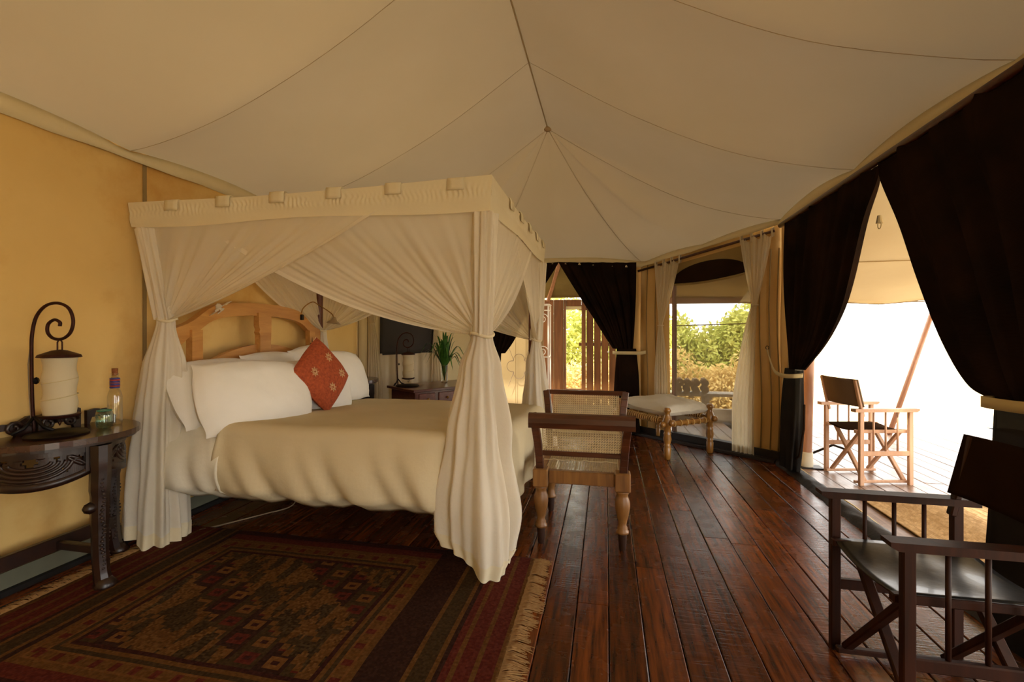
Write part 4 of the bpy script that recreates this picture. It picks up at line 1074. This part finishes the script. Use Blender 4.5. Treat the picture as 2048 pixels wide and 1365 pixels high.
    for a_, b_ in ((-.33, -.06), (-.04, .15), (.18, .33)):
        S_ = [lerp(a_, b_, k/12) for k in range(13)]
        def gt(y):
            for (p, q), (r_, s_) in zip(gy, gy[1:]):
                if p <= y <= r_: return lerp(q, s_, (y-p)/(r_-p))
            return .02
        MB().strip([(y, .0 if abs(y-(a_+b_)/2) > .06 else .035) for y in S_], [(y, gt(y)+.008*math.sin(y*60)) for y in S_], .02, (X0+.03, Y0, .75), (0, 1, 0), (0, 0, 1)).build('gallery', M['carved'], t)
    for y in (-.24, -.14, .0, .10, .26):
        MB().tube([Vector((X0+.045, Y0+y, .79))+Vector((0, math.cos(k*.6), math.sin(k*.6)))*.035*(1-.05*k) for k in range(14)], .008, 6).build('gallery_scroll', M['carved'], t, smooth=True)
    return t
t1 = demilune((XL+.02, 1.82, 0), 'dark carved half-round console table in the left foreground against the ochre wall')
t2 = demilune((XL+.02, 4.47, 0), 'dark carved half-round console table at the far side of the bed')

def lantern(loc, sc_, label, side):
    t = thing('hanging_lantern', label, 'lamp', loc, group='scroll-stand lanterns with cloth shades')
    L0 = Vector(loc); e = Vector(side).normalized(); z_ = Vector((0, 0, 1)); s = sc_
    def q(a, z): return L0+e*a*s+z_*z*s
    MB().lathe([(0, 0), (.115, 0), (.12, .008), (.11, .016), (.03, .022), (0, .022)], L0, 24).build('base', M['irond'], t, smooth='auto')
    pts = [q(-.115, .01), q(-.125, .2), q(-.128, .4), q(-.125, .5), q(-.105, .585), q(-.06, .64), q(0, .655), q(.055, .63), q(.078, .57), q(.065, .51), q(.025, .478), q(-.02, .48), q(-.048, .51), q(-.045, .55), q(-.015, .572), q(.012, .56), q(.012, .54)]
    MB().tube(catmull(pts, 6), .0075*s, 8).build('stand', M['iron'], t, smooth=True)
    for k in range(3):
        a = k*2*PI/3+.4; MB().tube([q(-.115, .09), L0+e*(-.115*s)+Vector((math.cos(a), math.sin(a), 0))*.04*s+z_*.04*s, L0+e*(-.115*s)+Vector((math.cos(a), math.sin(a), 0))*.085*s+z_*.02*s], .008*s, 6).build('foot_bracket', M['irond'], t, smooth=True)
    MB().lathe([(0, 0), (.018*s, .01), (0, .02)], q(-.115, .27), 8, axis=e).build('cord_clip', M['irond'], t)
    MB().tube([q(-.132, .46), q(-.145, .35), q(-.14, .2), q(-.128, .05)], .0025*s, 5).build('cord', M['cable'], t)
    for d in (-.012, .012): MB().tube([q(.012, .48), q(.012+d, .46), q(.012+d, .415)], .0035*s, 5).build('hanger', M['iron'], t)
    c0 = L0+e*.012*s
    MB().lathe([(.0, .425*s), (.03*s, .42*s), (.05*s, .412*s), (.08*s, .40*s), (.086*s, .388*s), (.08*s, .385*s), (.066*s, .385*s)], c0, 9).build('shade_cap', M['iron'], t, smooth='auto')
    pr = []
    for k in range(25):
        v = k/24; r_ = .064+.005*abs(math.cos(PI*v*2.4+.3))**3-.003*math.sin(PI*v*2.4)**2
        pr.append((r_*s, (.388-.285*v)*s))
    MB().lathe(pr, c0, 28).build('lamp_shade', M['shade'], t, smooth=True)
    for zz, r_ in ((.272, .068), (.19, .068)):
        MB().tube([c0+Vector((math.cos(a)*r_*s, math.sin(a)*r_*s, (zz+.012*math.cos(a-1))*s)) for a in [2*PI*j/24 for j in range(24)]], .0025*s, 5, closed=True).build('shade_ring', M['strap'], t)
    MB().lathe([(0, .085*s), (.05*s, .085*s), (.075*s, .092*s), (.082*s, .104*s), (.072*s, .106*s)], c0, 9).build('shade_tray', M['iron'], t, smooth='auto')
    MB().tube([c0+Vector((0, 0, .09*s)), c0+Vector((.012*s, 0, .07*s)), c0+Vector((0, 0, .05*s)), c0+Vector((-.01*s, 0, .065*s))], .003*s, 5).build('hook', M['iron'], t)
    return t
lantern((-2.61, 1.76, .75), .98, 'lantern with white cloth shade on a rusty scroll stand on the foreground carved table', (.98, .2, 0))
lantern((-2.0, 4.44, .695), .84, 'smaller lantern with white cloth shade on a scroll stand on the mahogany desk', (.98, .2, 0))

def bottle(loc, label, s=1):
    t = thing('bottle', label, 'bottle', loc, group='stoppered glass bottles')
    c = Vector(loc)
    MB().lathe([(0, .002), (.029*s, .002), (.031*s, .01), (.031*s, .145*s), (.027*s, .165*s), (.018*s, .19*s), (.0145*s, .20*s), (.0145*s, .255*s), (.0165*s, .257*s), (.0165*s, .265*s)], c, 24).build('glass_body', M['glass'], t, smooth=True)
    MB().lathe([(0, .255*s), (.012*s, .255*s), (.013*s, .29*s), (0, .29*s)], c, 14).build('cork', M['cork'], t, smooth='auto')
    cols = [(60, 60, 130), (170, 60, 40), (60, 60, 130), (130, 70, 90), (60, 60, 130), (170, 60, 40), (60, 60, 130)]
    for k in range(7):
        MB().tube([c+Vector((math.cos(a)*.018*s, math.sin(a)*.018*s, (.193+.0075*k)*s)) for a in [2*PI*j/16 for j in range(16)]], .0042*s, 6, closed=True).build('bead_ring', beadm[cols[k]], t, smooth=True)
    return t
beadm = {c: solid('bead_%d' % c[0], c, None, .35, bmp=0) for c in ((60, 60, 130), (170, 60, 40), (130, 70, 90))}
bottle((-2.60, 2.02, .75), 'clear bottle with cork and blue-red beaded neck on the foreground carved table', 1.05)
bottle((-2.64, 4.33, .75), 'clear corked bottle seen beyond the far pillow on the other carved table')
tm = thing('tumbler', 'greenish ribbed glass tumbler in front of the beaded bottle', 'glass', (-2.545, 1.925, .75))
MB().lathe([(0, .006), (.025, .004), (.030, .01), (.035, .04), (.035, .07), (.031, .095)], (-2.545, 1.925, .75), 32, flute=-.05).build('glass_body', M['gglass'], tm, smooth=True, solidify=.003)
MB().tube([Vector((-2.545+math.cos(a)*.031, 1.925+math.sin(a)*.031, .846)) for a in [2*PI*j/24 for j in range(24)]], .0025, 6, closed=True).build('rim', M['ggreen'], tm, smooth=True)

# ------------------------------------------------------------------ desk with vase
dk = thing('writing_desk', 'mahogany writing desk with three small drawers behind the bed', 'desk', (-1.81, 4.19, 0))
du, dvv = Vector((.6, .8, 0)), Vector((-.8, .6, 0)); D0 = Vector((-1.81, 4.19, 0)); dm = Matrix((du, dvv, Vector((0, 0, 1)))).transposed()
def dbox(a, b, z, sz, nm, mat, par=dk, bev=.004): return MB().box(D0+du*a+dvv*b+Vector((0, 0, z)), sz, dm, bev=bev).build(nm, mat, par)
dbox(.475, .24, .682, (1.02, .56, .026), 'desk_top', M['deskwood'])
dbox(.475, .24, .59, (.95, .48, .155), 'carcass', M['deskwood'])
for i in range(4):
    dr = dbox(.135+i*.225, -.004, .59, (.185, .016, .115), 'drawer', M['deskfront'])
    p = D0+du*(.135+i*.225)+dvv*(-.012)+Vector((0, 0, .592))
    MB().lathe([(.006, 0), (.006, .01), (.012, .014), (.013, .02), (.006, .026), (0, .027)], p, 12, axis=-dvv).build('knob', M['brass'], dr, smooth=True)
for a in (.04, .91):
    for b in (.04, .44):
        p = D0+du*a+dvv*b
        MB().lathe([(.018, 0), (.024, .06), (.018, .1), (.03, .3), (.022, .42), (.03, .5), (.03, .53)], p, 12).build('leg', M['deskwood'], dk, smooth=True)
vs_ = thing('vase', 'clear glass vase full of long green blades on the mahogany desk', 'vase', (-1.73, 4.80, .695))
vc = Vector((-1.73, 4.80, .695))
MB().lathe([(0, .004), (.03, .004), (.034, .02), (.038, .19), (.04, .195)], vc, 24).build('glass_body', M['glass'], vs_, smooth=True, solidify=.003)
for k in range(56):
    a = rnd.uniform(0, 2*PI); sp = rnd.uniform(.08, .30)*(1 if k > 8 else .4); h_ = rnd.uniform(.24, .42) if sp < .17 else rnd.uniform(.12, .34)
    d = Vector((math.cos(a), math.sin(a), 0)); sd = Vector((-d.y, d.x, 0))
    p0 = vc+Vector((0, 0, .03)); p1 = vc+d*.03+Vector((0, 0, .2)); p2 = vc+d*sp*.6+Vector((0, 0, .2+h_*.75)); p3 = vc+d*sp+Vector((0, 0, .2+h_-sp*.35-(.1 if sp > .2 else 0)))
    cv = catmull([p0, p1, p2, p3], 4); m_ = len(cv)
    MB().grid(m_-1, 1, lambda u, v: tuple(cv[round(u*(m_-1))]+sd*(v-.5)*.030*(1-u**3)*(.4+.6*min(1, u*3)))).build('leaf', M['leaf'], vs_, smooth=True)

# ------------------------------------------------------------------ kilim
RX0, RX1, RY0, RY1 = -2.6, -.38, 1.2, 2.5
nx, ny = 222, 130
RED, DRED, GOLD, OLIVE, BRN, TAN = (76, 26, 15), (46, 16, 9), (84, 54, 20), (52, 36, 15), (42, 20, 10), (94, 60, 25)
def kil(i, j):
    x, y = i, j   # cm
    def v(c, k=7): n_ = rnd.uniform(-k, k); return tuple(max(0, q+n_) for q in c)
    dl, dr_ = x-38, 170-x; db, dt = y-12, 118-y
    m_ = min(dl, dr_, db, dt)
    if m_ < 0:
        s = x if dl < 0 else (222-x)
        if dl < 0 or dr_ < 0:
            if s < 3: return v(GOLD)
            if s in (9, 10, 17, 18): return v(GOLD)
            if 24 <= s <= 25 or 33 <= s <= 34: return v(GOLD)
            if 26 <= s <= 32: return v(OLIVE)
            return v(RED if s < 22 else BRN)
        return v(RED if min(y, 130-y) > 5 else DRED)
    if m_ < 3: return v(GOLD)
    if m_ < 9:
        k = (x if min(db, dt) == m_ else y)
        return v(RED if (k//3) % 3 == 0 and 4 <= m_ < 8 else TAN if m_ in (3, 8) else GOLD)
    if m_ < 11: return v(OLIVE)
    if m_ < 13: return v(GOLD)
    if m_ < 15: return v(DRED)
    # field: stepped diagonal bands
    q = ((x//3)*3*1.0+(y//3)*3*1.35) % 78; bx, by = x % 12, y % 9
    q2 = ((x//3)*3-(y//3)*3*1.35) % 78
    if q < 30:
        if (2 < bx < 10 and 1 < by < 8):
            if 4 < bx < 8 and 3 < by < 6: return v(DRED)
            return v(RED if (x//12+y//9) % 2 else TAN)
        return v(BRN if (x//12) % 2 else OLIVE)
    if q < 33 or 48 < q < 51: return v(GOLD)
    if q2 < 6: return v(OLIVE)
    n_ = nz(x*.2, y*.05, 0)
    return v(GOLD if n_ > 0 else OLIVE, 14)
rug = thing('kilim_rug', 'dark red and gold patterned kilim rug with tan fringe beside the bed', 'rug', (-1.5, 1.85, 0))
o = colour_grid('woven_field', RX0, RY0, RX1, RY1, nx, ny, kil, M['weave'], .012, bumpf=lambda x, y: .003*nz(x, y, 0, 5)+.002*math.sin(y*9+2*math.sin(x*2)))
o.parent = rug; o.matrix_parent_inverse = full(rug).inverted()
fr_m = solid('fringe_wool', (150, 112, 66), (176, 138, 88), .95, 50)
tas = []
for q in range(4):
    mb = MB()
    for k in range(13):
        y = (k-6)*.003; sp_ = rnd.uniform(-.014, .014); ln_ = rnd.uniform(.07, .1)
        mb.tube([(0, y, .012), (ln_*.4, y*.7+sp_*.3, .012+rnd.uniform(0, .006)), (ln_, y+sp_, .004)], .0016, 3, cap=False)
    me = mb.mesh('tassel'); me.materials.append(fr_m); tas.append(me)
for side in (0, 1):
    n_ = 38
    for k in range(n_):
        o = bpy.data.objects.new('tassel', tas[k % 4]); col.objects.link(o); o.parent = rug; o.matrix_parent_inverse = full(rug).inverted()
        o.location = (RX1-.004 if side == 0 else RX0+.004, RY0+.015+(RY1-RY0-.03)*k/(n_-1), 0)
        o.rotation_euler = (0, 0, (0 if side == 0 else PI)+rnd.uniform(-.25, .25)); o.scale = (rnd.uniform(.8, 1.15), 1, 1)

# ------------------------------------------------------------------ cane armchair
ca = thing('cane_bench', 'teak and cane scroll-ended seat with turned legs at the foot of the bed', 'chair', (-.14, 2.98, 0), R(0))
cx0, cx1, cy0, cy1 = -.238, .232, -.255, .25
prof = [(.022, 0), (.028, .02), (.031, .095), (.036, .1), (.036, .112), (.028, .118), (.030, .13), (.022, .145), (.026, .17), (.036, .21), (.043, .25), (.042, .28), (.033, .305), (.030, .315), (.036, .33), (.038, .345)]
def mk(mb, nm, mat, sm=False): return mb.build(nm, M[mat], ca, smooth=sm, local=True)
for x in (cx0, cx1):
    for y in (cy0, cy1):
        lg = mk(MB().lathe([(r_, z_) for r_, z_ in prof if z_ >= .1], (x, y, 0), 20), 'leg', 'teak', True)
        MB().lathe([(.017, 0), (.02, .012), (.026, .1)], (x, y, 0), 16).build('leg_tip', M['legdark'], lg, smooth='auto', local=True)
        mk(MB().box((x, y, .395), (.088, .088, .105), bev=.006), 'leg_block', 'teak')
for y in (cy0, cy1): mk(MB().box((0, y, .40), (cx1-cx0-.09, .04, .075), bev=.004), 'apron', 'teak')
for x in (cx0, cx1): mk(MB().box((x, 0, .40), (.04, cy1-cy0-.09, .075), bev=.004), 'side_rail', 'teak')
def cane(org, ax, ay, w_, h_, bow=None, pitch=.0145):
    mb = MB(); org, ax, ay = Vector(org), Vector(ax).normalized(), Vector(ay).normalized(); nn = ax.cross(ay)
    def pt(a, b, o): return org+ax*a+(bow(b) if bow else ay*b)+nn*o
    def strip(a0, b0, a1, b1, o, w2):
        d = Vector((a1-a0, b1-b0)); n_ = max(1, int(d.length/.04)); pr_ = Vector((-d.y, d.x)).normalized()*w2
        vs = []
        for k in range(n_+1):
            a, b = a0+d.x*k/n_, b0+d.y*k/n_
            vs += [pt(a-pr_.x, min(max(b-pr_.y, 0), h_), o), pt(a+pr_.x, min(max(b+pr_.y, 0), h_), o)]
        mb.add(vs, [(2*k, 2*k+1, 2*k+3, 2*k+2) for k in range(n_)])
    na, nb_ = int(w_/pitch), int(h_/pitch)
    for i in range(na+1):
        for e in (-.0016, .0016): strip(-w_/2+i*w_/na+e, 0, -w_/2+i*w_/na+e, h_, 0, .0011)
    for j in range(nb_+1):
        for e in (-.0016, .0016): strip(-w_/2, j*h_/nb_+e, w_/2, j*h_/nb_+e, .001, .0011)
    for sgn in (1, -1):
        c_ = -w_/2-h_
        while c_ < w_/2+h_:
            # line a = c_+sgn*b
            pts = []
            for b in (0, h_): pts.append((c_+sgn*b, b))
            (a0, b0), (a1, b1) = pts
            if a0 > a1: a0, b0, a1, b1 = a1, b1, a0, b0
            if a1 > -w_/2 and a0 < w_/2:
                if a0 < -w_/2: b0 += (b1-b0)*(-w_/2-a0)/(a1-a0); a0 = -w_/2
                if a1 > w_/2: b1 = b0+(b1-b0)*(w_/2-a0)/(a1-a0); a1 = w_/2
                if a1-a0 > .004: strip(a0, b0, a1, b1, .002, .0012)
            c_ += pitch
    return mb
mk(cane((0, cy0+.02, .437), (1, 0, 0), (0, 1, 0), cx1-cx0-.05, cy1-cy0-.04), 'cane_seat', 'cane')
for yb, sg, zt, wtop in ((cy0, -1, .785, .6), (cy1, 1, .84, .54)):
    def bowf(b, yb=yb, sg=sg, zt=zt): t = b/(zt-.45); return Vector((0, sg*(.05*t*t+.02*t), b))
    hh = zt-.45
    for x in (cx0-.005, cx1+.005):
        sx_ = math.copysign(1, x)
        pts = [Vector((x+sx_*(.02*t+.015*t**3), yb, .44))+bowf(hh*t) for t in [k/8 for k in range(9)]]
        st_ = MB()
        for k in range(8): st_.beam(pts[k], pts[k+1]+(pts[k+1]-pts[k])*.05, .045, .038, up=(0, 1, 0), bev=.003)
        mk(st_, 'stile', 'teakd')
    th_ = .085 if sg < 0 else .03
    y_t = yb+bowf(hh).y; wtop = wtop if sg < 0 else .55
    rail = MB()
    pr_ = [(-.026, 0), (-.03, .03), (-.028, .06), (-.018, .08), (.0, .085), (.018, .078), (.022, .05), (.018, 0)] if sg < 0 else [(-.015, 0), (-.018, .02), (-.01, .03), (.01, .03), (.015, .0)]
    vs = []
    for x in (-wtop/2, wtop/2): vs += [(x, y_t+a, zt-th_+b) for a, b in pr_]
    m_ = len(pr_); rail.add(vs, [tuple(range(m_)), tuple(range(2*m_-1, m_-1, -1))]+[(i, (i+1) % m_, m_+(i+1) % m_, m_+i) for i in range(m_)])
    mk(rail, 'top_rail', 'teakd')
    z0 = .115
    mk(MB().beam(Vector((cx0, yb, .445))+bowf(z0-.02), Vector((cx1, yb, .445))+bowf(z0-.02), .03, .028), 'lower_rail', 'teakd')
    mk(cane(Vector((0, yb, .445)), (1, 0, 0), (0, 0, 1), cx1-cx0-.02, hh-th_-z0+.02, bow=lambda b: bowf(b+z0-.01)), 'cane_panel', 'cane')
mk(MB().tube([(cx0+.02, cy0-.005, .50)]+[(cx0+.02+k*.02, cy0-.006, .50+(.006 if k in (3, 7, 8, 12, 18) else 0)) for k in range(1, 22)], .003, 5), 'string', 'string')

# ------------------------------------------------------------------ daybed (charpoy)
cb = thing('charpoy_daybed', 'low turned-wood charpoy daybed with grey-white mattress under the garden window', 'daybed', (.59, 4.76, 0))
Lp = Vector((.59, 4.76, 0)); uu, vv = Vector((.8, .6, 0)), Vector((-.6, .8, 0)); wB, lB = .58, .74
lp = [(.024, 0), (.03, .005), (.034, .05), (.036, .11), (.028, .125), (.036, .135), (.028, .145), (.034, .17), (.04, .2), (.033, .24), (.038, .255), (.03, .265), (.036, .28), (.03, .31), (.045, .33), (.05, .36), (.048, .38), (.036, .41), (.028, .43), (.024, .455), (.034, .47), (.036, .485), (.028, .505), (.0, .508)]
cor = [Lp, Lp+uu*wB, Lp+uu*wB+vv*lB, Lp+vv*lB]
for p in cor: MB().lathe(lp, p, 18).build('leg', M['charpoy'], cb, smooth=True)
for a, b, z_ in ((0, 1, .345), (3, 2, .345), (1, 2, .365), (0, 3, .365)):
    p, q = cor[a]+Vector((0, 0, z_)), cor[b]+Vector((0, 0, z_)); d = (q-p).normalized()
    MB().tube([p-d*.085, p-d*.075, p-d*.05, p-d*.045, p+d*.03, p.lerp(q, .5), q-d*.03, q+d*.045, q+d*.05, q+d*.075, q+d*.085], [.018, .028, .03, .02, .026, .028, .026, .02, .03, .028, .018], 14).build('rail', M['charpoy'], cb, smooth=True)
    ns = 6 if (a, b) in ((0, 1), (3, 2)) else 18
    for k in range(ns):
        c_ = p.lerp(q, .14+.72*k/(ns-1))
        sd = Vector((-d.y, d.x, 0))
        MB().tube([c_+(sd*math.cos(t)+Vector((0, 0, 1))*math.sin(t))*.031 for t in [2*PI*j/12 for j in range(12)]], .0055, 5, closed=True).build('cord_wrap', M['cord'], cb, smooth=True)
ctr_ = Lp+uu*wB/2+vv*lB/2
def mt_(u, v, sgn):
    a, b = 2*u-1, 2*v-1; th = max(0, (1-abs(a)**6)*(1-abs(b)**6))**.4
    p = ctr_+uu*(a*(wB/2+.0))+vv*(b*(lB/2+.0)); z = .455+sgn*.058*th
    if sgn > 0: z += .02*th+ (.010*math.sin(u*22+nz(u*3, v*3)*5)*math.sin(v*2.4+.4)*th+.008*nz(u*8, v*8, 3)+.02*nz(u*3, v*3, 1)+.02*(1-a*a)*(1-b*b))
    return (p.x, p.y, z)
mm = MB(); mm.grid(30, 30, lambda u, v: mt_(u, v, 1)); g2 = MB().grid(30, 30, lambda u, v: mt_(u, v, -1)); mm.add(g2.v, [tuple(reversed(q)) for q in g2.f])
o = mm.build('daybed_mattress', M['matt'], smooth=True); tag(o, 'rumpled grey-white mattress lying on the charpoy daybed', 'mattress')

# ------------------------------------------------------------------ director chairs
def director(loc, rz, label, wm, seatm, backm, hw=.225):
    t = thing('director_chair', label, 'chair', loc, rz, group='folding director chairs')
    def k(mb, nm, m, sm=False, par=None): return mb.build(nm, m, par or t, smooth=sm, local=True)
    for sy in (-1, 1):
        y = sy*hw
        k(MB().box((.205, y, .30), (.034, .028, .60), bev=.003), 'leg', wm)
        k(MB().box((-.205, y, .30), (.034, .028, .60), bev=.003), 'leg', wm)
        k(MB().prism([(-.27, 0), (.24, 0), (.262, .012), (.262, .026), (-.27, .026)], .055, (0, y, .60), (1, 0, 0), (0, 0, 1)), 'armrest', wm)
        k(MB().beam((-.205, y, .26), (.205, y, .26), .022, .04), 'side_rail', wm)
        for x in (-.1, 0, .1): k(MB().tube([(x, y, .27), (x, y, .605)], .0075, 8), 'spindle', wm, True)
        k(MB().beam((-.23, sy*(hw-.035), .435), (.23, sy*(hw-.035), .435), .028, .028), 'seat_rail', wm)
        k(MB().beam((-.235, sy*(hw-.035), .022), (.215, sy*(hw-.035), .022), .025, .022), 'foot_rail', wm)
        k(MB().beam((-.185, y*.97, .56), (-.25, y*.97, .86), .03, .022), 'back_post', wm)
        k(MB().beam((-.21, y, .62), (-.20, y, .44), .02, .02), 'strut', wm)
    for x in (.165, -.165):
        for sy in (-1, 1):
            k(MB().beam((x+sy*.012, -sy*(hw-.03), .03), (x+sy*.012, sy*(hw-.04), .43), .024, .034, up=(1, 0, 0)), 'cross_leg', wm)
    def seat(u, v): return (-.215+.435*u, (2*v-1)*(hw-.03), .452-.016*(1-(2*v-1)**2)-.006*math.sin(u*7+v*3)*(1-(2*v-1)**2)-.03*max(0, u-.86))
    k(MB().grid(20, 16, seat), 'seat', seatm, True).modifiers.new('s', 'SOLIDIFY').thickness = .008
    def back(u, v):
        y = (2*u-1)*(hw+.012); z = .64+.225*v; x = -.19-.24*(z-.62)
        return (x-.03*(1-(2*u-1)**2)+.012, y, z)
    k(MB().grid(16, 8, back), 'backrest', backm, True).modifiers.new('s', 'SOLIDIFY').thickness = .012
    return t
director((1.09, 1.82, 0), PI, 'dark director chair with black leather seat in the right foreground', M['chairwood'], M['leather'], M['canvasdark'], .225)
director((2.19, 4.50, 0), R(13), 'director chair in glare-paled wood standing outside on the bright veranda deck', M['chairwoodp'], M['canvasdark'], M['canvastaupe'], .20)

# cable under bed
o = MB().tube(catmull([(-2.5, 2.45, .006), (-2.3, 2.75, .006), (-2.2, 2.9, .01), (-2.25, 3.1, .006), (-2.05, 3.25, .02), (-1.95, 3.3, .01), (-2.05, 3.4, .01), (-2.1, 3.3, .02), (-1.9, 3.28, .006)], 6), .005, 6).build('power_cable', M['cable'], smooth=True); tag(o, 'thin pale cable looping on the floor under the bed', 'cable')
